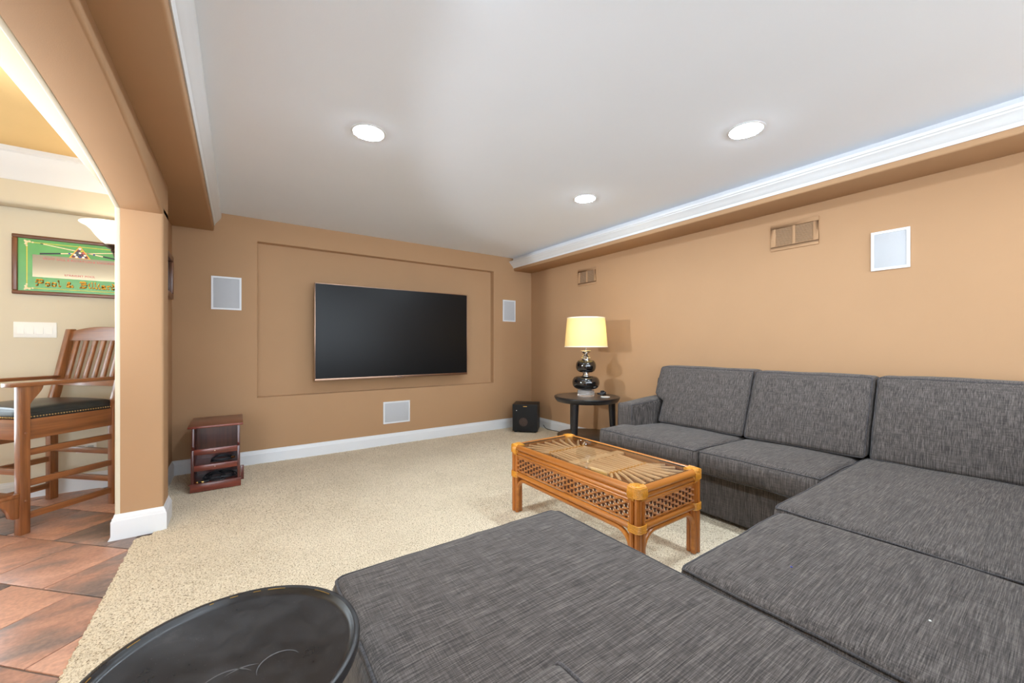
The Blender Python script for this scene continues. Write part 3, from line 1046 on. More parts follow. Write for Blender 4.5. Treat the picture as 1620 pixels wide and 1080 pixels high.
# ------------------------------------------------------------------ small tables and lamp
def build_end_table():
    c = (3.06, 2.99)
    t = thing('end_table', (c[0], c[1], 0), 'round black wooden end table with lower shelf beside the sofa arm', 'side table')
    prof = [(0.0, 0.548), (0.300, 0.548), (0.318, 0.553), (0.338, 0.580), (0.345, 0.594), (0.345, 0.600), (0.341, 0.604), (0.0, 0.604)]
    MB().lathe(prof, c, 64).build('table_rim', M_BLACKWOOD, t, smooth=50)
    MB().lathe([(0, 0.6035), (0.322, 0.6035), (0.322, 0.6052), (0, 0.6052)], c, 64).build('tabletop', M_TOPWOOD, t, smooth=30)
    MB().lathe([(0, 0.165), (0.300, 0.165), (0.312, 0.172), (0.315, 0.188), (0.310, 0.193), (0, 0.193)], c, 64).build('lower_shelf', M_TOPWOOD, t, smooth=50)
    fdir = math.atan2(-2.99, -3.06)
    for k in (-26, 94, 214):
        a = fdir + math.radians(k)
        r0, r1 = 0.262, 0.285
        p0 = (c[0] + r1 * math.cos(a), c[1] + r1 * math.sin(a))
        p1 = (c[0] + r0 * math.cos(a), c[1] + r0 * math.sin(a))
        MB().tube([(p0[0], p0[1], 0.0), (p1[0], p1[1], 0.55)], lambda v: 0.024 + 0.014 * v, 14).build('leg', M_BLACKWOOD, t)
    return c


def build_lamp(c):
    lc = (c[0] - 0.012, c[1] + 0.0)
    z0 = 0.6054
    t = thing('table_lamp', (lc[0], lc[1], z0), 'black double-gourd table lamp with glowing cream drum shade', 'lamp')
    MB().lathe([(0.0, z0), (0.088, z0), (0.089, z0 + 0.003), (0.089, z0 + 0.062), (0.086, z0 + 0.066), (0, z0 + 0.066)], lc, 40).build('acrylic_base', M_ACRYLIC, t, smooth=40)
    MB().lathe([(0.0, z0 + 0.0665), (0.06, z0 + 0.0665), (0.064, z0 + 0.07), (0.06, z0 + 0.075), (0, z0 + 0.075)], lc, 40).build('base_plate', M_CHROME, t, smooth=40)

    def gourd(zb, zt, R, rn, name):
        prof = [(0, zb)]
        n = 20
        for i in range(n + 1):
            a = -math.pi / 2 + math.pi * i / n
            k = abs(math.cos(a)) ** 0.72
            prof.append((rn + (R - rn) * k, (zb + zt) / 2 + (zt - zb) / 2 * math.sin(a)))
        prof.append((0, zt))
        MB().lathe(prof, lc, 48).build(name, M_CERAMIC, t, smooth=60)
    gourd(0.680, 0.822, 0.145, 0.062, 'lower_gourd')
    MB().lathe([(0, .822), (0.046, .822), (0.046, .828), (0.034, .832), (0.032, .845), (0.036, .851), (0.044, .855), (0.044, .859), (0, .859)], lc, 32).build('neck_ring', M_CHROME, t, smooth=40)
    gourd(0.859, 0.992, 0.107, 0.046, 'upper_gourd')
    MB().lathe([(0, .992), (0.042, .992), (0.042, 1.0), (0.058, 1.004), (0.060, 1.012), (0.054, 1.018), (0.044, 1.022), (0.046, 1.030), (0.030, 1.040),
                (0.022, 1.050), (0.024, 1.056), (0.038, 1.064), (0.044, 1.072), (0.054, 1.078), (0.056, 1.086), (0.050, 1.090), (0.018, 1.093), (0, 1.093)], lc, 32).build('finial_stack', M_CHROME, t, smooth=40)
    MB().tube([(lc[0], lc[1], 1.09), (lc[0], lc[1], 1.30)], 0.008, 10).build('stem', M_CHROME, t)
    zb, zt, rb, rt = 1.128, 1.440, 0.226, 0.199
    n = 64
    v, f = [], []
    for (r, z) in ((rb, zb), (rt, zt), (rt - 0.002, zt), (rb - 0.002, zb)):
        for k in range(n):
            a = 2 * math.pi * k / n
            v.append((lc[0] + r * math.cos(a), lc[1] + r * math.sin(a), z))
    for i in range(4):
        j = (i + 1) % 4
        for k in range(n):
            k2 = (k + 1) % n
            f.append((i * n + k, i * n + k2, j * n + k2, j * n + k))
    sh = MB().add(v, f).build('shade', M_SHADE, t, smooth=50)
    for (r, z) in ((rb, zb + 0.004), (rt, zt - 0.004)):
        ring = []
        for dz, dr in ((-0.005, 0.0012), (0.005, 0.0012), (0.005, -0.003), (-0.005, -0.003)):
            ring.append((r + dr, z + dz))
        v, f = [], []
        for (r_, z_) in ring:
            for k in range(n):
                a = 2 * math.pi * k / n
                v.append((lc[0] + r_ * math.cos(a), lc[1] + r_ * math.sin(a), z_))
        for i in range(4):
            j = (i + 1) % 4
            for k in range(n):
                k2 = (k + 1) % n
                f.append((i * n + k, i * n + k2, j * n + k2, j * n + k))
        MB().add(v, f).build('shade_trim', M_SHADETRIM, sh, smooth=50)
    for k in range(3):
        a = 2 * math.pi * k / 3 + 0.4
        MB().tube([(lc[0], lc[1], 1.30), (lc[0] + 0.197 * math.cos(a), lc[1] + 0.197 * math.sin(a), 1.415)], 0.002, 5).build('spider_arm', M_CHROME, t)
    MB().ball((lc[0], lc[1], 1.245), 0.03, 10, 1.3).build('bulb', M_BULB, t, smooth=60)
    # the bulb's light
    for dz, w in ((0.0, SHADE_BULB_W),):
        pl = point_light('table_lamp_bulb_light', (lc[0] + 0.05, lc[1] - 0.05, 1.285), w, 0.03, (1.0, 0.82, 0.48))
    # small black coil of cord and a plug beside the lamp foot
    px, py = lc[0] + 0.135, lc[1] - 0.10
    z = z0
    cb = thing('cable_bundle', (px, py, z), 'small black bundled cord lying beside the lamp foot', 'cable')
    pts = []
    for i in range(90):
        a = i * 0.42
        r = 0.034 + 0.012 * math.sin(i * 0.9)
        pts.append((px + r * math.cos(a) + 0.01 * math.sin(i * .3), py + r * math.sin(a), z + 0.005 + 0.022 * (0.5 + 0.5 * math.sin(i * 0.37)) + 0.0002 * i))
    MB().tube(pts, 0.0048, 6).build('coil', M_RUBBER, cb, smooth=60)
    MB().box(px - 0.012, px + 0.03, py - 0.012, py + 0.012, z + 0.036, z + 0.058).build('plug', M_RUBBER, cb, bevel=0.005)
    MB().lathe([(0, z), (0.046, z), (0.05, z + 0.004), (0.046, z + 0.006), (0, z + 0.006)], (px - 0.04, py - 0.085), 28).build('coaster', M_WHITEPL, None, (px - 0.04, py - 0.085, z))
    tag(bpy.data.objects['coaster'], 'small white round coaster lying in front of the lamp foot', 'coaster')


def build_tray_table():
    c, zt, R = (-0.015, 0.868), 0.58, 0.2205
    t = thing('tray_table', (c[0], c[1], 0), 'round worn black tray-top side table beside the chaise', 'side table')
    prof = [(0, zt - 0.035), (R - 0.02, zt - 0.035), (R - 0.008, zt - 0.030), (R - 0.001, zt - 0.018), (R, zt - 0.006), (R - 0.002, zt - 0.001), (R - 0.006, zt),
            (R - 0.011, zt - 0.001), (R - 0.014, zt - 0.005), (R - 0.017, zt - 0.010), (R - 0.022, zt - 0.0125), (0, zt - 0.0125)]
    top = MB().lathe(prof, c, 96).build('tray_top', M_TRAY, t, smooth=40)

    def ring(r, z, rad, a0, a1, m, name):
        n = max(6, int((a1 - a0) / 6))
        pts = [(c[0] + r * math.cos(math.radians(a0 + (a1 - a0) * i / n)), c[1] + r * math.sin(math.radians(a0 + (a1 - a0) * i / n)), z) for i in range(n + 1)]
        MB().tube(pts, rad, 6).build(name, m, top, smooth=60)
    # gilt showing through on the lip
    for a0, a1 in ((60, 70), (74, 78), (86, 90), (98, 100), (132, 138), (156, 163), (28, 40)):
        ring(R - 0.0125, zt - 0.0012, 0.0009, a0, a1, M_GILT, 'gilt_line')
    # pale water rings and scuffs, flat on the lacquer
    for (ox, oy, r, a0, a1) in ((0.075, -0.05, 0.034, 20, 190), (-0.005, -0.06, 0.045, 30, 160), (0.02, -0.07, 0.05, 60, 120)):
        n = 24
        v, f = [], []
        for i in range(n + 1):
            a = math.radians(a0 + (a1 - a0) * i / n)
            wd = 0.0012 * math.sin(math.pi * i / n) + 0.0002
            for rr in (r - wd, r + wd):
                v.append((c[0] + ox + rr * math.cos(a), c[1] + oy + rr * math.sin(a), zt - 0.0122))
        for i in range(n):
            f.append((2 * i, 2 * i + 1, 2 * i + 3, 2 * i + 2))
        MB().add(v, f).build('water_ring', M_SCUFF, top)
    MB().lathe([(0, 0.03), (0.022, 0.03), (0.03, 0.06), (0.024, 0.12), (0.019, 0.3), (0.024, 0.5), (0.06, zt - 0.04), (0.08, zt - 0.034), (0, zt - 0.034)], c, 24).build('pedestal', M_TRAY, t, smooth=40)
    for k in range(3):
        a = math.radians(20 + 120 * k)
        pts = [(c[0] + r * math.cos(a), c[1] + r * math.sin(a), z) for r, z in ((0.015, 0.12), (0.06, 0.10), (0.11, 0.05), (0.15, 0.02), (0.18, 0.014))]
        MB().tube(pts, lambda v: 0.02 - 0.007 * v, 8).build('foot', M_TRAY, t)


# ------------------------------------------------------------------ television, speakers, vents
def build_tv():
    YF = 4.462
    k = YF / 4.62
    x0, x1 = 0.667 * k, 2.494 * k
    z1, z0 = CAM_H + (1.812 - CAM_H) * k, CAM_H + (0.766 - CAM_H) * k
    t = thing('television', ((x0 + x1) / 2, YF, z0), 'large black flat screen television mounted in the wall niche', 'television')
    MB().box(x0, x1, YF + 0.004, YF + 0.045, z0, z1).build('housing', M_PLASTIC, t, bevel=0.004)
    MB().box(x0 + 0.006, x1 - 0.006, YF, YF + 0.006, z0 + 0.022, z1 - 0.005).build('screen', M_SCREEN, t)
    b = MB()
    b.box(x0 - 0.002, x0 + 0.006, YF - 0.002, YF + 0.03, z0, z1)
    b.build('bezel_side', M_BRONZE, t, bevel=0.001)
    MB().box(x1 - 0.006, x1 + 0.002, YF - 0.002, YF + 0.03, z0, z1).build('bezel_side', M_BRONZE, t, bevel=0.001)
    MB().box(x0 + 0.006, x1 - 0.006, YF - 0.002, YF + 0.03, z1 - 0.005, z1 + 0.002).build('bezel_top', M_BRONZE, t, bevel=0.001)
    bt = MB().box(x0 - 0.002, x1 + 0.002, YF - 0.004, YF + 0.03, z0 - 0.002, z0 + 0.022).build('bezel_bottom', M_BRONZE, t, bevel=0.002)
    xm = (x0 + x1) / 2
    MB().prism([(xm - 0.075, z0 - 0.001), (xm - 0.055, z0 - 0.012), (xm + 0.055, z0 - 0.012), (xm + 0.075, z0 - 0.001)], 'y', YF - 0.005, YF + 0.02).build('logo_housing', M_BRONZE, t, bevel=0.001)
    MB().box(xm - 0.025, xm + 0.025, YF - 0.0065, YF - 0.004, z0 + 0.006, z0 + 0.014).build('logo_badge', M_CHROME, bt)
    MB().box(xm - 0.3, xm + 0.3, YF + 0.045, YT + 0.08, 1.1, 1.5).build('wall_mount', M_PLASTIC, t, bevel=0.004)


def wall_speaker(axis, wall, a0, a1, z0, z1, label):
    """axis 'y': on the end wall (faces -y), 'x': on the right wall (faces -x)"""
    base = ((a0 + a1) / 2, wall, z0) if axis == 'y' else (wall, (a0 + a1) / 2, z0)
    t = thing('wall_speaker', base, label, 'speaker', 'in-wall speakers with white grilles')

    def B(u0, u1, d0, d1, w0, w1):
        if axis == 'y':
            return MB().box(u0, u1, wall - d1, wall - d0, w0, w1)
        return MB().box(wall - d1, wall - d0, u0, u1, w0, w1)
    fw = 0.016
    fr = MB()
    for (u0, u1, w0, w1) in ((a0, a1, z0, z0 + fw), (a0, a1, z1 - fw, z1), (a0, a0 + fw, z0 + fw, z1 - fw), (a1 - fw, a1, z0 + fw, z1 - fw)):
        b = B(u0, u1, -0.001, 0.011, w0, w1)
        fr.add(b.v, b.f)
    fr.build('frame', M_TRIM, t)
    B(a0 + fw, a1 - fw, -0.001, 0.008, z0 + fw, z1 - fw).build('grille', M_GRILLE_W, t, bevel=0.002)


def wall_vent(y0, y1, z0, z1, label):
    x = XR
    t = thing('wall_vent', (x, (y0 + y1) / 2, z0), label, 'vent', 'painted return air vents')
    fw, mid = 0.034, 0.012
    ym = (y0 + y1) / 2
    fr = MB()
    for (a, b, c, d) in ((y0, y1, z0, z0 + fw), (y0, y1, z1 - fw, z1), (y0, y0 + fw, z0 + fw, z1 - fw), (y1 - fw, y1, z0 + fw, z1 - fw), (ym - mid / 2 - 0.003, ym + mid / 2 + 0.003, z0 + fw, z1 - fw)):
        fr.box(x - 0.010, x + 0.001, a, b, c, d)
    fr.build('frame', M_TAN, t, bevel=0.0015)
    MB().box(x - 0.0015, x + 0.001, y0 + fw, y1 - fw, z0 + fw, z1 - fw).build('shaft', M_VENTBACK, t)
    n = 13
    for (a, b) in ((y0 + fw, ym - 0.009), (ym + 0.009, y1 - fw)):
        for k in range(n):
            z = z0 + fw + (z1 - z0 - 2 * fw) * (k + 0.5) / n
            v = [(x - 0.0085, a, z - 0.004), (x - 0.0085, b, z - 0.004), (x - 0.002, b, z + 0.003), (x - 0.002, a, z + 0.003)]
            v2 = [(p[0], p[1], p[2] + 0.0012) for p in v]
            MB().add(v + v2, [(0, 1, 2, 3), (7, 6, 5, 4), (0, 4, 5, 1), (1, 5, 6, 2), (2, 6, 7, 3), (3, 7, 4, 0)]).build('slat', M_TAN, t)
    for zz in ((z0 + z1) / 2,):
        for yy in (y0 + 0.014, y1 - 0.014):
            MB().box(x - 0.0115, x - 0.009, yy - 0.004, yy + 0.004, zz - 0.004, zz + 0.004).build('screw', M_TAN, t, bevel=0.001)


def build_subwoofer():
    p0, p1 = Vector((2.977, 4.262, 0)), Vector((3.215, 4.030, 0))
    ux = (p1 - p0).normalized()
    w = (p1 - p0).length
    ctr = (p0 + p1) / 2
    rz = math.atan2(ux.y, ux.x)
    # local: x along the front, y into the cabinet
    t = thing('subwoofer', (ctr.x, ctr.y, 0), 'black cube subwoofer standing in the room corner', 'subwoofer', rz=rz)
    h, d = 0.365, 0.325
    MB().box(-w / 2, w / 2, 0.012, d, 0.012, h).build('cabinet', M_BLACKVINYL, t, bevel=0.004, local=True)
    g = MB().box(-w / 2 + 0.004, w / 2 - 0.004, 0.0, 0.0125, 0.014, h - 0.004).build('grille', M_GRILLE_B, t, bevel=0.004, local=True)
    MB().box(-0.022, 0.028, -0.0022, 0.001, h - 0.028, h - 0.019).build('badge', M_GOLDPLUG, g, bevel=0.001, local=True)
    MB().box(-w / 2 + 0.05, -w / 2 + 0.062, -0.0022, 0.001, h - 0.082, h - 0.075).build('indicator', M_WHITEPL, g, local=True)
    m = MB()
    n = 36
    for (r0, r1, y0, y1) in ((0.115, 0.105, 0.0, -0.0015), (0.105, 0.04, -0.0015, -0.0008)):
        v = []
        for r, y in ((r0, y0), (r1, y1)):
            for k in range(n):
                a = 2 * math.pi * k / n
                v.append((r * math.cos(a), y, 0.165 + r * math.sin(a)))
        m.add(v, [(k, (k + 1) % n, n + (k + 1) % n, n + k) for k in range(n)])
    m.build('driver_ring', M_GRILLE_B, g, local=True, smooth=60)
    v = [(-0.02, -0.004, 0.13)]
    for k in range(n):
        a = 2 * math.pi * k / n
        v.append((-0.02 + 0.058 * math.cos(a), -0.0012, 0.135 + 0.058 * math.sin(a)))
    MB().add(v, [(0, 1 + k, 1 + (k + 1) % n) for k in range(n)]).build('dust_cap', M_CONE, g, local=True, smooth=60)
    for sx in (-1, 1):
        for yy in (0.03, d - 0.03):
            MB().box(sx * (w / 2 - 0.04) - 0.015, sx * (w / 2 - 0.04) + 0.015, yy - 0.015, yy + 0.015, 0.0, 0.013).build('foot', M_RUBBER, t, local=True)
    pts = [(3.455, 4.20, 0.05), (3.46, 4.15, 0.012), (3.455, 4.05, 0.008), (3.47, 3.93, 0.008), (3.462, 3.8, 0.008), (3.47, 3.66, 0.008), (3.47, 3.5, 0.008)]
    inv = Matrix.Rotation(-rz, 3, 'Z')
    MB().tube([inv @ (Vector(p) - ctr) for p in smooth_path(pts, 6)], 0.0042, 6).build('power_cord', M_RUBBER, t, local=True, smooth=60)


def smooth_path(pts, k=6, closed=False):
    P = [Vector(p) for p in pts]
    out = []
    n = len(P)
    for i in range(n if closed else n - 1):
        a, b = P[i], P[(i + 1) % n]
        pa = P[i - 1] if (i > 0 or closed) else a
        pb = P[(i + 2) % n] if (i + 2 < n or closed) else b
        for j in range(k):
            t = j / k
            out.append(0.5 * ((2 * a) + (b - pa) * t + (2 * pa - 5 * a + 4 * b - pb) * t * t + (3 * a - pa - 3 * b + pb) * t ** 3))
    if not closed:
        out.append(P[-1])
    return out


# ------------------------------------------------------------------ media stand with cables
def build_media_stand():
    x0, x1, y0, y1, h = -0.308, 0.018, 3.915, 4.385, 0.512
    t = thing('media_stand', ((x0 + x1) / 2, (y0 + y1) / 2, 0), 'small dark mahogany media stand with open slatted front', 'stand')
    MB().box(x0 - 0.014, x1 + 0.014, y0 - 0.014, y1 + 0.01, h - 0.016, h).build('top', M_MAHOG, t, bevel=0.003)
    for xa in (x0 + 0.006, x1 - 0.024):
        poly = [(y0 + 0.006, 0.0), (y1, 0.0), (y1, h - 0.016), (y0 + 0.052, h - 0.016), (y0 + 0.052, 0.345), (y0 + 0.04, 0.33), (y0 + 0.006, 0.325)]
        MB().prism(poly, 'x', xa, xa + 0.018).build('side_panel', M_MAHOGV, t, bevel=0.002)
    MB().box(x0 + 0.024, x1 - 0.024, y1 - 0.17, y1 - 0.155, 0.03, h - 0.016).build('back_panel', M_MAHOGV, t)
    MB().box(x0 + 0.024, x1 - 0.024, y0 + 0.012, y1 - 0.17, 0.045, 0.057).build('bottom_shelf', M_MAHOG, t)
    MB().box(x0 + 0.024, x1 - 0.024, y0 + 0.055, y1 - 0.17, 0.180, 0.190).build('middle_shelf', M_MAHOG, t)
    for za in (0.283, 0.157):
        rl = MB().box(x0 + 0.024, x1 - 0.024, y0 + 0.008, y0 + 0.022, za, za + 0.045).build('front_rail', M_MAHOG, t, bevel=0.002)
        MB().ball((x0 + 0.155, y0 + 0.0085, za + 0.024), 0.0035, 5).build('scratch', M_SHADETRIM, rl)
    MB().box(x0 + 0.0, x1 - 0.0, y0 - 0.006, y0 + 0.010, 0.0, 0.060).build('plinth', M_MAHOG, t, bevel=0.003)
    MB().box(x0 - 0.010, x1 + 0.004, y0 - 0.012, y0 + 0.012, 0.060, 0.066).build('plinth_lip', M_MAHOG, t, bevel=0.002)
    MB().box(x1 - 0.004, x1 + 0.020, y0 + 0.02, y0 + 0.034, 0.04, 0.155).build('side_bracket', M_MAHOGV, t, bevel=0.002)
    # cables
    rng = random.Random(11)

    def coil(cx, cy, z, n, r0, seed, yk=0.5):
        rg = random.Random(seed)
        pts = []
        for i in range(n * 10):
            a = 2 * math.pi * i / 10
            lp = i // 10
            rr = r0 * (0.72 + 0.3 * rg.random() * 0.4 + 0.08 * math.sin(lp * 2.1))
            pts.append((cx + rr * math.cos(a) + 0.012 * math.sin(lp), cy + yk * rr * math.sin(a), z + 0.006 + 0.0045 * lp + 0.030 * max(0, math.sin(a)) * (0.6 + 0.4 * math.sin(lp * 1.3))))
        return smooth_path(pts, 2)
    c1 = thing('audio_cable', (-0.15, 4.02, 0.057), 'tangled black audio cable heaped on the bottom shelf of the stand', 'cable')
    MB().tube(coil(-0.12, 4.035, 0.057, 4, 0.11, 3, 0.6), 0.0036, 6).build('cord', M_RUBBER, c1, smooth=60)
    MB().tube(coil(-0.17, 4.03, 0.062, 3, 0.08, 5, 0.7), 0.0034, 6).build('cord', M_RUBBER, c1, smooth=60)
    MB().tube(smooth_path([(-0.12, 3.99, 0.065), (-0.10, 3.95, 0.072), (-0.09, 3.912, 0.073), (-0.14, 3.908, 0.071), (-0.18, 3.93, 0.075), (-0.20, 3.97, 0.07)], 6), 0.0042, 6).build('cord', M_RUBBER, c1, smooth=60)
    for i, (px, py, an) in enumerate(((-0.262, 3.945, 0.5), (-0.235, 3.955, 0.9), (-0.225, 3.94, 0.2))):
        d = Vector((math.cos(an), math.sin(an), 0.05))
        p = Vector((px, py, 0.068))
        pl = MB().tube([p, p + d * 0.035], 0.008, 10).build('plug', M_PLASTIC, c1)
        MB().tube([p - d * 0.012, p], 0.0065, 10).build('plug_tip', M_GOLDPLUG, pl)
    c2 = thing('power_cable', (-0.13, 4.05, 0.19), 'looped black power cable on the middle shelf of the stand', 'cable')
    MB().tube(coil(-0.12, 4.06, 0.190, 4, 0.085, 8, 0.6), 0.0042, 6).build('cord', M_RUBBER, c2, smooth=60)
    MB().tube([(-0.045, 4.03, 0.212), (-0.025, 4.01, 0.218)], 0.009, 10).build('plug', M_GOLDPLUG, c2)


# ------------------------------------------------------------------ bar chair
def build_bar_chair():
    t = thing('spectator_chair', (-1.122, 4.062, -0.0135), 'tall stained oak spectator chair with dark leather seat and footrest', 'chair', rz=math.atan2(0.69, -0.72))
    W, D, a = 0.283, 0.243, 0.024

    def L(m, name, mt, parent=None, **kw):
        return m.build(name, mt, parent or t, local=True, **kw)
    SZ = 0.70
    # front legs run up to the arms
    for sx in (-1, 1):
        leg = L(MB().box(sx * W - a, sx * W + a, D - a, D + a, 0.0, 0.905), 'front_leg', M_OAK, bevel=0.004)
        for zz in (0.205, 0.62):
            L(MB().ball((sx * (W + a), D, zz), 0.007, 6), 'peg', M_OAK, leg)
    # rear legs: straight below the seat, raked back above
    for sx in (-1, 1):
        def ring(y, z, hh=a):
            return [(sx * W - a, y - hh, z), (sx * W + a, y - hh, z), (sx * W + a, y + hh, z), (sx * W - a, y + hh, z)]
        v = ring(-D, 0.0) + ring(-D, 0.72) + ring(-D - 0.02, 0.80) + ring(-D - 0.115, 1.285, a * 0.85)
        f = [(3, 2, 1, 0), (12, 13, 14, 15)]
        for i in range(3):
            for k in range(4):
                k2 = (k + 1) % 4
                f.append((i * 4 + k, i * 4 + k2, (i + 1) * 4 + k2, (i + 1) * 4 + k))
        L(MB().add(v, f), 'rear_leg', M_OAK, bevel=0.004)

    def yback(z):
        return -D - 0.02 - (z - 0.80) * 0.095 / 0.485
    # crest rail, curved top
    n = 14
    v, f = [], []
    for i in range(n + 1):
        x = -W + a + (2 * (W - a)) * i / n
        u = x / W
        zt = 1.262 + 0.040 * (1 - u * u)
        for (z, dy) in ((1.195, -0.011), (1.195, 0.011), (zt, 0.011), (zt, -0.011)):
            v.append((x, yback(z) + dy - 0.012 * (1 - u * u), z))
    for i in range(n):
        for k in range(4):
            k2 = (k + 1) % 4
            f.append((i * 4 + k, i * 4 + k2, (i + 1) * 4 + k2, (i + 1) * 4 + k))
    f += [(3, 2, 1, 0), tuple(n * 4 + k for k in range(4))]
    L(MB().add(v, f), 'crest_rail', M_OAKX, bevel=0.003)
    v = []
    for z in (0.855, 0.905):
        y = yback(z)
        v += [(-W + a, y - 0.011, z), (W - a, y - 0.011, z), (W - a, y + 0.011, z), (-W + a, y + 0.011, z)]
    L(MB().add(v, [(3, 2, 1, 0), (4, 5, 6, 7), (0, 1, 5, 4), (1, 2, 6, 5), (2, 3, 7, 6), (3, 0, 4, 7)]), 'lower_back_rail', M_OAKX, bevel=0.003)
    ns = 6
    for k in range(ns):
        x = -W + (k + 1) * 2 * W / (ns + 1)
        u = x / W
        v = []
        for z in (0.90, 1.20):
            y = yback(z) - (0.012 * (1 - u * u) if z > 1 else 0)
            v += [(x - 0.020, y - 0.007, z), (x + 0.020, y - 0.007, z), (x + 0.020, y + 0.007, z), (x - 0.020, y + 0.007, z)]
        L(MB().add(v, [(3, 2, 1, 0), (4, 5, 6, 7), (0, 1, 5, 4), (1, 2, 6, 5), (2, 3, 7, 6), (3, 0, 4, 7)]), 'back_slat', M_OAK, bevel=0.002)
    # arms and their scrolled supports
    for sx in (-1, 1):
        poly = [(sx * (W - 0.035), D + 0.075), (sx * (W + 0.042), D + 0.075), (sx * (W + 0.042), D - 0.05), (sx * (W + 0.028), -D - 0.04), (sx * (W - 0.024), -D - 0.04), (sx * (W - 0.035), D - 0.05)]
        L(MB().prism(poly, 'z', 0.905, 0.930), 'arm', M_OAKH, bevel=0.005)
        prof = []
        for i in range(13):
            v_ = i / 12
            z = 0.905 - 0.185 * v_
            prof.append((D - a - 0.066 + 0.058 * sstep(0.05, 0.75, v_) + 0.010 * math.sin(v_ * math.pi), z))
        poly = prof + [(D - a, 0.72), (D - a, 0.905)]
        L(MB().prism(poly, 'x', sx * W - 0.014, sx * W + 0.014), 'arm_support', M_OAK, bevel=0.002)
    # aprons
    ap = dict(bevel=0.003)
    for sx in (-1, 1):
        L(MB().box(sx * W - 0.012, sx * W + 0.012, -D + a, D - a, 0.575, SZ), 'side_apron', M_OAKH, **ap)
    for sy in (-1, 1):
        L(MB().box(-W + a, W - a, sy * D - 0.012, sy * D + 0.012, 0.575, SZ), 'cross_apron', M_OAKX, **ap)
    # stretchers
    for sx in (-1, 1):
        for z0, z1 in ((0.475, 0.515), (0.285, 0.325), (0.085, 0.125)):
            L(MB().box(sx * W - 0.011, sx * W + 0.011, -D + a, D - a, z0, z1), 'side_stretcher', M_OAKH, **ap)
    for z0, z1 in ((0.36, 0.40), (0.16, 0.20)):
        L(MB().box(-W + a, W - a, -D - 0.011, -D + 0.011, z0, z1), 'rear_stretcher', M_OAKX, **ap)
    L(MB().box(-W + a, W - a, D - 0.011, D + 0.011, 0.36, 0.40), 'front_stretcher', M_OAKX, **ap)
    # footrest on two scrolled brackets
    L(MB().box(-W - a, W + a, D + a, D + 0.16, 0.235, 0.257), 'footrest', M_OAKX, bevel=0.004)
    for sx in (-1, 1):
        poly = [(D + a, 0.235), (D + 0.125, 0.235), (D + 0.122, 0.215), (D + 0.105, 0.205), (D + 0.085, 0.185), (D + 0.07, 0.155), (D + 0.062, 0.12), (D + 0.05, 0.108), (D + a, 0.105)]
        L(MB().prism(poly, 'x', sx * W - 0.018, sx * W + 0.018), 'footrest_bracket', M_OAK, bevel=0.003)
    # seat cushion with nail heads
    m, _ = puffy(-W + 0.004, W - 0.004, -D - 0.005, D + 0.012, SZ - 0.004, SZ + 0.062, r=0.03, bulge=(0, 0, 0.026), n=(18, 18, 8))
    cu = m.build('seat_cushion', M_LEATHER, t, local=True, smooth=None)
    for (p, q) in (((-W - 0.001, -D + a), (-W - 0.001, D - a)), ((W + 0.001, -D + a), (W + 0.001, D - a)), ((-W + a, D + 0.013), (W - a, D + 0.013))):
        nn = 30
        nm = MB()
        for k in range(nn + 1):
            x = p[0] + (q[0] - p[0]) * k / nn
            y = p[1] + (q[1] - p[1]) * k / nn
            nm.ball((x, y, SZ + 0.012), 0.0048, 4)
        nm.build('nail_heads', M_BRASS, cu, local=True, smooth=60)
    # leather skirt under the nails
    L(MB().box(-W - 0.0005, W + 0.0005, -D + a, D - a, SZ - 0.001, SZ + 0.03), 'seat_skirt', M_LEATHER, cu, bevel=0.002)


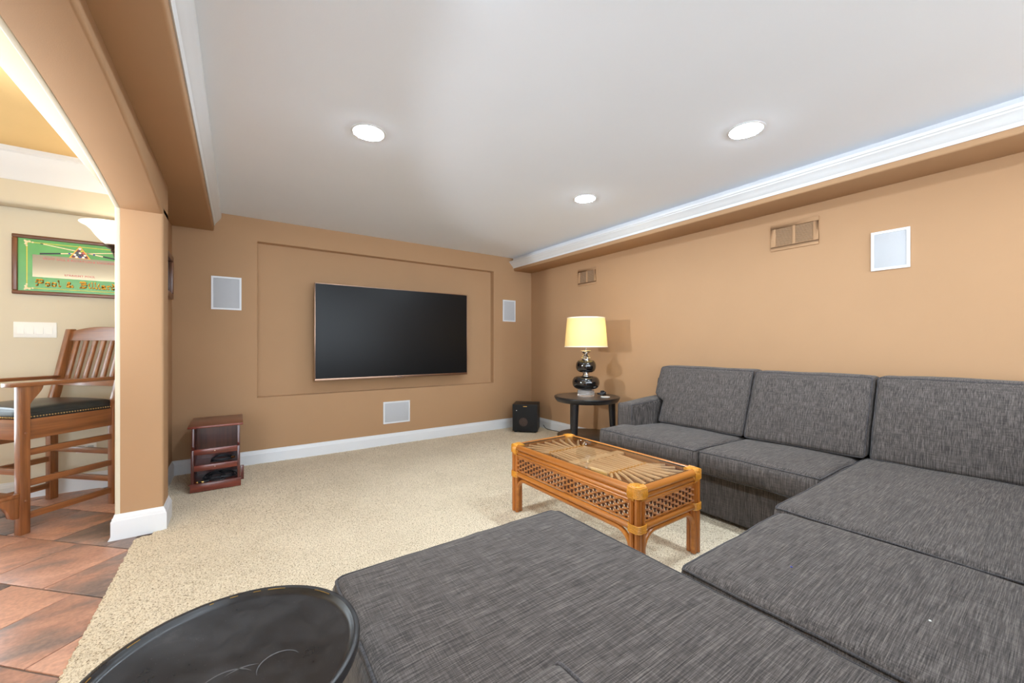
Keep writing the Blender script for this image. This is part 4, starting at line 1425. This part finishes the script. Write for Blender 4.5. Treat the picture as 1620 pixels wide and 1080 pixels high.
# ------------------------------------------------------------------ billiard mirror
GLYPHS = {
    'P': (0.62, [[(0.05, 0.92), (0.18, 1.0), (0.18, 0.08), (0.05, 0.0), (0.02, 0.06)], [(0.18, 0.9), (0.38, 1.0), (0.54, 0.88), (0.54, 0.55), (0.38, 0.45), (0.18, 0.5)], [(0.0, 0.55), (0.10, 0.62)], [(0.30, 0.95), (0.30, 0.5)]]),
    'B': (0.64, [[(0.05, 0.92), (0.18, 1.0), (0.18, 0.06), (0.04, 0.0)], [(0.18, 0.92), (0.40, 1.0), (0.52, 0.85), (0.46, 0.62), (0.22, 0.54)], [(0.46, 0.58), (0.58, 0.42), (0.54, 0.12), (0.34, 0.0), (0.12, 0.06)], [(0.32, 0.94), (0.32, 0.06)]]),
    'o': (0.44, [[(0.20, 0.58), (0.06, 0.46), (0.06, 0.12), (0.20, 0.0), (0.36, 0.12), (0.36, 0.46), (0.20, 0.58)]]),
    'l': (0.24, [[(0.02, 0.92), (0.10, 0.98), (0.10, 0.10), (0.18, 0.0), (0.24, 0.06)]]),
    'i': (0.24, [[(0.02, 0.48), (0.10, 0.56), (0.10, 0.10), (0.18, 0.0), (0.24, 0.06)], [(0.09, 0.74), (0.15, 0.80)]]),
    'a': (0.44, [[(0.06, 0.46), (0.20, 0.58), (0.34, 0.48), (0.34, 0.08), (0.42, 0.0)], [(0.34, 0.34), (0.12, 0.26), (0.08, 0.10), (0.18, 0.0), (0.34, 0.12)]]),
    'r': (0.34, [[(0.02, 0.48), (0.10, 0.56), (0.10, 0.10), (0.18, 0.0), (0.22, 0.04)], [(0.10, 0.44), (0.24, 0.58), (0.32, 0.48)]]),
    'd': (0.44, [[(0.10, 0.96), (0.34, 0.66), (0.36, 0.14), (0.20, 0.0), (0.06, 0.12), (0.06, 0.42), (0.20, 0.56), (0.34, 0.46)]]),
    's': (0.38, [[(0.32, 0.48), (0.20, 0.58), (0.07, 0.46), (0.10, 0.34), (0.28, 0.24), (0.32, 0.12), (0.18, 0.0), (0.04, 0.10)]]),
    '&': (0.62, [[(0.56, 0.06), (0.40, 0.02), (0.10, 0.52), (0.14, 0.74), (0.28, 0.78), (0.34, 0.64), (0.10, 0.34), (0.06, 0.12), (0.20, 0.0), (0.38, 0.10), (0.50, 0.36)]]),
    ' ': (0.34, []),
}


def blackletter(text, x, z, h, y, nib=0.13, dy=0.0, xs=1.0):
    """broad-nib lettering swept along each stroke; returns a mesh builder in the x-z plane"""
    m = MB()
    nx, nz = math.cos(math.radians(80)) * nib * h / 2, math.sin(math.radians(80)) * nib * h / 2
    for ch in text:
        wd, strokes = GLYPHS[ch]
        for st in strokes:
            pts = [(x + px * h * xs, z + pz * h) for px, pz in st]
            for (a, b) in zip(pts[:-1], pts[1:]):
                q = [(a[0] - nx, a[1] - nz), (a[0] + nx, a[1] + nz), (b[0] + nx, b[1] + nz), (b[0] - nx, b[1] - nz)]
                m.prism(q, 'y', y - 0.0006 - dy, y - dy)
        x += wd * h * xs
    return m


def text_mesh(name, body, size, loc, mt, parent, align='CENTER', depth=0.0004):
    cu = bpy.data.curves.new(name, 'FONT')
    cu.body = body
    cu.size = size
    cu.align_x = align
    cu.extrude = depth
    o = bpy.data.objects.new(name + '_tmp', cu)
    COL.objects.link(o)
    dg = bpy.context.evaluated_depsgraph_get()
    me = bpy.data.meshes.new_from_object(o.evaluated_get(dg))
    bpy.data.objects.remove(o)
    b = BASE[parent]
    R = Matrix.Rotation(math.pi / 2, 4, 'X')
    me.transform(Matrix.Translation(Vector(loc) - b) @ R)
    me.materials.clear()
    me.materials.append(mt)
    ob = bpy.data.objects.new(name, me)
    COL.objects.link(ob)
    ob.parent = parent
    BASE[ob] = b
    return ob


def build_billiard_mirror():
    xl, xc, z0, z1 = -1.385, -1.036, 1.531, 1.981
    xr = 2 * xc - xl
    yf = 4.530
    t = thing('billiard_mirror', (xc, YT, z0), 'wood framed green billiard mirror sign on the cream wall', 'sign')
    fw = 0.027
    for nm, b, mt in (('frame_rail', (xl, xr, z0, z0 + fw), M_WALNUT), ('frame_rail', (xl, xr, z1 - fw, z1), M_WALNUT),
                      ('frame_stile', (xl, xl + fw, z0 + fw, z1 - fw), M_WALNUTV), ('frame_stile', (xr - fw, xr, z0 + fw, z1 - fw), M_WALNUTV)):
        MB().box(b[0], b[1], yf - 0.004, YT, b[2], b[3]).build(nm, mt, t, bevel=0.005, seg=3)
    MB().box(xl + fw * 0.5, xr - fw * 0.5, yf + 0.012, YT - 0.002, z0 + fw * 0.5, z1 - fw * 0.5).build('green_ground', M_GREEN, t)
    y = yf + 0.0119
    MB().box(-1.286, 2 * xc + 1.286, y - 0.0006, y, 1.668, 1.838).build('mirror_panel', M_MIRROR, t)
    bd = MB()
    bx0, bx1, bz0, bz1 = xl + 0.068, xr - 0.068, z0 + 0.047, z1 - 0.050
    for (a, b, c, d) in ((bx0, bx1, bz0, bz0 + 0.005), (bx0, bx1, bz1 - 0.005, bz1), (bx0, bx0 + 0.006, bz0, bz1), (bx1 - 0.006, bx1, bz0, bz1)):
        bd.box(a, b, y - 0.0006, y, c, d)
    bd.build('yellow_border', M_YELLOW, t)
    for cx_, cz_, sx, sz in ((bx0, bz0, 1, 1), (bx1, bz0, -1, 1), (bx0, bz1, 1, -1), (bx1, bz1, -1, -1)):
        m = MB()
        for (ox, oz, r) in ((0, 0, 0.012), (0.016, -0.003, 0.009), (-0.003, 0.016, 0.009), (0.032, 0.002, 0.007), (0.002, 0.030, 0.007), (-0.008, -0.008, 0.006)):
            poly = [(cx_ + sx * ox + r * math.cos(math.pi * k / 5) * (1 if k % 2 else 0.65), cz_ + sz * oz + r * math.sin(math.pi * k / 5) * (1 if k % 2 else 0.65)) for k in range(10)]
            m.prism(poly, 'y', y - 0.0012, y - 0.0003)
        m.build('corner_flourish', M_CUE, t)

    def stick(p, q, w0, w1, m, d):
        dx, dz = q[0] - p[0], q[1] - p[1]
        L = math.hypot(dx, dz)
        nx, nz = -dz / L, dx / L
        return m.prism([(p[0] + nx * w0, p[1] + nz * w0), (q[0] + nx * w1, q[1] + nz * w1), (q[0] - nx * w1, q[1] - nz * w1), (p[0] - nx * w0, p[1] - nz * w0)], 'y', y - d, y - d + 0.0005)
    for (tip, butt) in (((-1.245, 1.925), (-0.775, 1.845)), ((-0.827, 1.905), (-1.262, 1.845))):
        dx, dz = butt[0] - tip[0], butt[1] - tip[1]

        def at(k):
            return (tip[0] + dx * k, tip[1] + dz * k)
        cue = stick(at(0.02), at(0.72), 0.0028, 0.0042, MB(), 0.0014).build('cue', M_CUE, t)
        stick(at(0.0), at(0.03), 0.0036, 0.0036, MB(), 0.0018).build('cue_tip', M_INK, cue)
        stick(at(0.60), at(0.625), 0.0056, 0.0056, MB(), 0.002).build('cue_joint', M_BLUE, cue)
        stick(at(0.72), at(0.97), 0.0055, 0.0062, MB(), 0.0019).build('cue_grip', M_INK, cue)
    # rack of fifteen balls in a triangle
    A, B_, C = (xc, 1.936), (xc - 0.060, 1.836), (xc + 0.060, 1.836)
    MB().prism([A, B_, C], 'y', y - 0.0022, y - 0.0008).build('rack', M_GOLD, t)
    g = (xc, (A[1] + B_[1] + C[1]) / 3)
    MB().prism([(g[0] + (p[0] - g[0]) * 0.80, g[1] + (p[1] - g[1]) * 0.80) for p in (A, B_, C)], 'y', y - 0.0028, y - 0.002).build('rack_bed', M_INK, t)
    bm_ = [M_BALLW, M_BALLP, M_YELLOW, M_BALLG, M_BALLW, M_RED, M_BALLW, M_BALLG, M_BALLP, M_BALLW, M_BALLP, M_BALLW, M_BLUE, M_BALLW, M_BALLP]
    k = 0
    for r_ in range(5):
        for q in range(r_ + 1):
            px = xc + (q - r_ / 2) * 0.0185
            pz = 1.912 - r_ * 0.0165
            MB().prism([(px + 0.0082 * math.cos(2 * math.pi * i / 10), pz + 0.0082 * math.sin(2 * math.pi * i / 10)) for i in range(10)], 'y', y - 0.0034, y - 0.0026).build('ball', bm_[k], t)
            k += 1
    # lettering
    ws = sum(GLYPHS[c][0] for c in 'Pool & Billiards')
    xs = -1.272
    h = 0.046
    kx = 2 * (xc - xs) / (ws * h)
    hz = 1.604
    blackletter('Pool & Billiards', xs + 0.0022, hz - 0.002, h, y, 0.26, 0.0, kx).build('lettering_shadow', M_REDDK, t, smooth=None)
    blackletter('Pool & Billiards', xs, hz, h, y, 0.24, 0.0008, kx).build('lettering', M_GOLD, t, smooth=None)
    text_mesh('small_lettering', 'EIGHT BALL & ROTATION & SNOOKER', 0.0225, (xc, y - 0.0012, 1.806), M_RED, t)
    text_mesh('small_lettering', 'STRAIGHT POOL', 0.0225, (xc, y - 0.0012, 1.687), M_RED, t)


def build_wall_bits():
    # four-gang switch plate
    t = thing('light_switch', (-1.273, YT, 1.204), 'white four-gang rocker light switch plate on the cream wall', 'light switch')
    MB().box(-1.383, -1.163, YT - 0.007, YT + 0.001, 1.204, 1.322).build('plate', M_WHITEPL, t, bevel=0.003)
    for k in range(4):
        xc = -1.383 + 0.0275 + k * 0.0485 + 0.0095
        v = [(xc - 0.0165, YT - 0.0072, 1.296), (xc + 0.0165, YT - 0.0072, 1.296), (xc + 0.0165, YT - 0.013, 1.231), (xc - 0.0165, YT - 0.013, 1.231)]
        v2 = [(p[0], YT - 0.004, p[2]) for p in v]
        MB().add(v + v2, [(0, 1, 2, 3), (7, 6, 5, 4), (0, 4, 5, 1), (1, 5, 6, 2), (2, 6, 7, 3), (3, 7, 4, 0)]).build('rocker', M_WHITEPL, t)
    t = thing('wall_outlet', (-1.0, YT, 0.29), 'white wall outlet plate seen behind the oak chair', 'outlet')
    pl = MB().box(-1.062, -0.946, YT - 0.006, YT + 0.001, 0.285, 0.355).build('plate', M_WHITEPL, t, bevel=0.003)
    for x in (-1.03, -0.978):
        MB().box(x - 0.017, x + 0.017, YT - 0.008, YT - 0.005, 0.304, 0.336).build('socket', M_GRILLE_W, pl, bevel=0.002)
    # picture at the end of the left wall
    y0, y1, z0, z1, xw = 3.86, 4.345, 1.53, 1.885, XL
    t = thing('framed_picture', (xw, (y0 + y1) / 2, z0), 'dark wood framed picture hanging behind the arch pillar', 'picture')
    fw = 0.045
    for nm, b in (('frame_rail', (y0, y1, z0, z0 + fw)), ('frame_rail', (y0, y1, z1 - fw, z1)), ('frame_stile', (y0, y0 + fw, z0 + fw, z1 - fw)), ('frame_stile', (y1 - fw, y1, z0 + fw, z1 - fw))):
        MB().box(xw, xw + 0.034, b[0], b[1], b[2], b[3]).build(nm, M_WALNUTV, t, bevel=0.004)
    MB().box(xw, xw + 0.012, y0 + fw * 0.7, y1 - fw * 0.7, z0 + fw * 0.7, z1 - fw * 0.7).build('print', M_ART, t)
    # sconce on the far face of the divider
    cx_, cy_ = -0.770, 4.15
    zr = 2.045
    t = thing('wall_sconce', (XL - 0.08, cy_, 1.8), 'lit white glass bell wall sconce half hidden by the pillar', 'wall lamp')
    prof = [(0.030, zr - 0.148), (0.050, zr - 0.138), (0.072, zr - 0.118), (0.098, zr - 0.085), (0.122, zr - 0.045), (0.150, zr - 0.016), (0.176, zr - 0.004), (0.182, zr),
            (0.176, zr + 0.001), (0.148, zr - 0.008), (0.118, zr - 0.038), (0.092, zr - 0.080), (0.066, zr - 0.112), (0.045, zr - 0.130), (0.0, zr - 0.138)]
    MB().lathe([(0.0, zr - 0.148)] + prof, (cx_, cy_), 40).build('glass_shade', M_SCONCE, t, smooth=50)
    MB().lathe([(0, zr - 0.205), (0.012, zr - 0.203), (0.02, zr - 0.19), (0.016, zr - 0.18), (0.04, zr - 0.168), (0.054, zr - 0.152), (0.050, zr - 0.145), (0, zr - 0.149)], (cx_, cy_), 32).build('cup', M_DKBRONZE, t, smooth=50)
    MB().tube(smooth_path([(cx_, cy_, zr - 0.20), (cx_ + 0.02, cy_, zr - 0.25), (cx_ + 0.10, cy_, zr - 0.27), (cx_ + 0.17, cy_, zr - 0.24), (XL - 0.082, cy_, zr - 0.22)], 6), 0.009, 8).build('bracket', M_DKBRONZE, t, smooth=60)
    MB().box(XL - 0.098, XL - 0.08, cy_ - 0.055, cy_ + 0.055, zr - 0.30, zr - 0.14).build('backplate', M_DKBRONZE, t, bevel=0.008)
    point_light('sconce_bulb_light', (cx_, cy_, zr + 0.03), SCONCE_W, 0.05, (1.0, 0.88, 0.7))


def build_ceiling_lights():
    proto = None
    for (x, y, lab) in ((0.621, 2.345, 'round recessed ceiling light in front of the television, leftmost in view'),
                        (2.391, 1.081, 'round recessed ceiling light above the sofa seats, rightmost in view'),
                        (2.391, 2.355, 'smallest-looking recessed ceiling light, toward the lamp corner'),
                        (0.621, 1.081, 'round recessed ceiling light overhead at the camera side'),
                        (0.621, -0.18, 'round recessed ceiling light behind the camera by the arch'),
                        (2.391, -0.18, 'round recessed ceiling light behind the camera by the sofa wall')):
        if proto is None:
            t = thing('ceiling_light', (x, y, ZC), lab, 'ceiling light', 'recessed ceiling lights')
            n = 40
            v, f = [], []
            for (r, z) in ((0.096, ZC), (0.096, ZC - 0.003), (0.086, ZC - 0.006), (0.083, ZC - 0.004), (0.083, ZC)):
                for k in range(n):
                    a = 2 * math.pi * k / n
                    v.append((x + r * math.cos(a), y + r * math.sin(a), z))
            for i in range(4):
                for k in range(n):
                    k2 = (k + 1) % n
                    f.append((i * n + k, i * n + k2, (i + 1) * n + k2, (i + 1) * n + k))
            MB().add(v, f).build('trim_ring', M_TRIM, t, smooth=50)
            MB().lathe([(0, ZC - 0.014), (0.04, ZC - 0.013), (0.064, ZC - 0.010), (0.077, ZC - 0.006), (0.0825, ZC - 0.003), (0.0825, ZC - 0.0005), (0, ZC - 0.0005)], (x, y), 40).build('lens', M_LENS, t, smooth=60)
            proto = t
        else:
            c = copy_tree(proto)
            c.location = (x, y, ZC)
            c['label'] = lab


build_room()
build_carpet()
build_sofa()
build_coffee_table()
ec = build_end_table()
build_lamp(ec)
build_tray_table()
build_tv()
wall_speaker('y', YT, -0.205, 0.025, 1.479, 1.787, 'white square wall speaker above the mahogany stand')
wall_speaker('y', YT, 3.017, 3.229, 1.482, 1.782, 'white wall speaker between television niche and room corner')
wall_speaker('y', YT, 1.367, 1.682, 0.240, 0.493, 'low white wall speaker centred beneath the television')
wall_speaker('x', XR, 0.601, 0.789, 1.644, 1.902, 'white wall speaker on the sofa wall beside the vent')
wall_vent(1.081, 1.399, 1.895, 2.104, 'tan painted wall vent between sofa wall speaker and lamp')
wall_vent(3.280, 3.584, 1.890, 2.094, 'tan painted wall vent above the table lamp near the corner')
build_subwoofer()
build_media_stand()
build_bar_chair()
build_billiard_mirror()
build_wall_bits()
build_ceiling_lights()
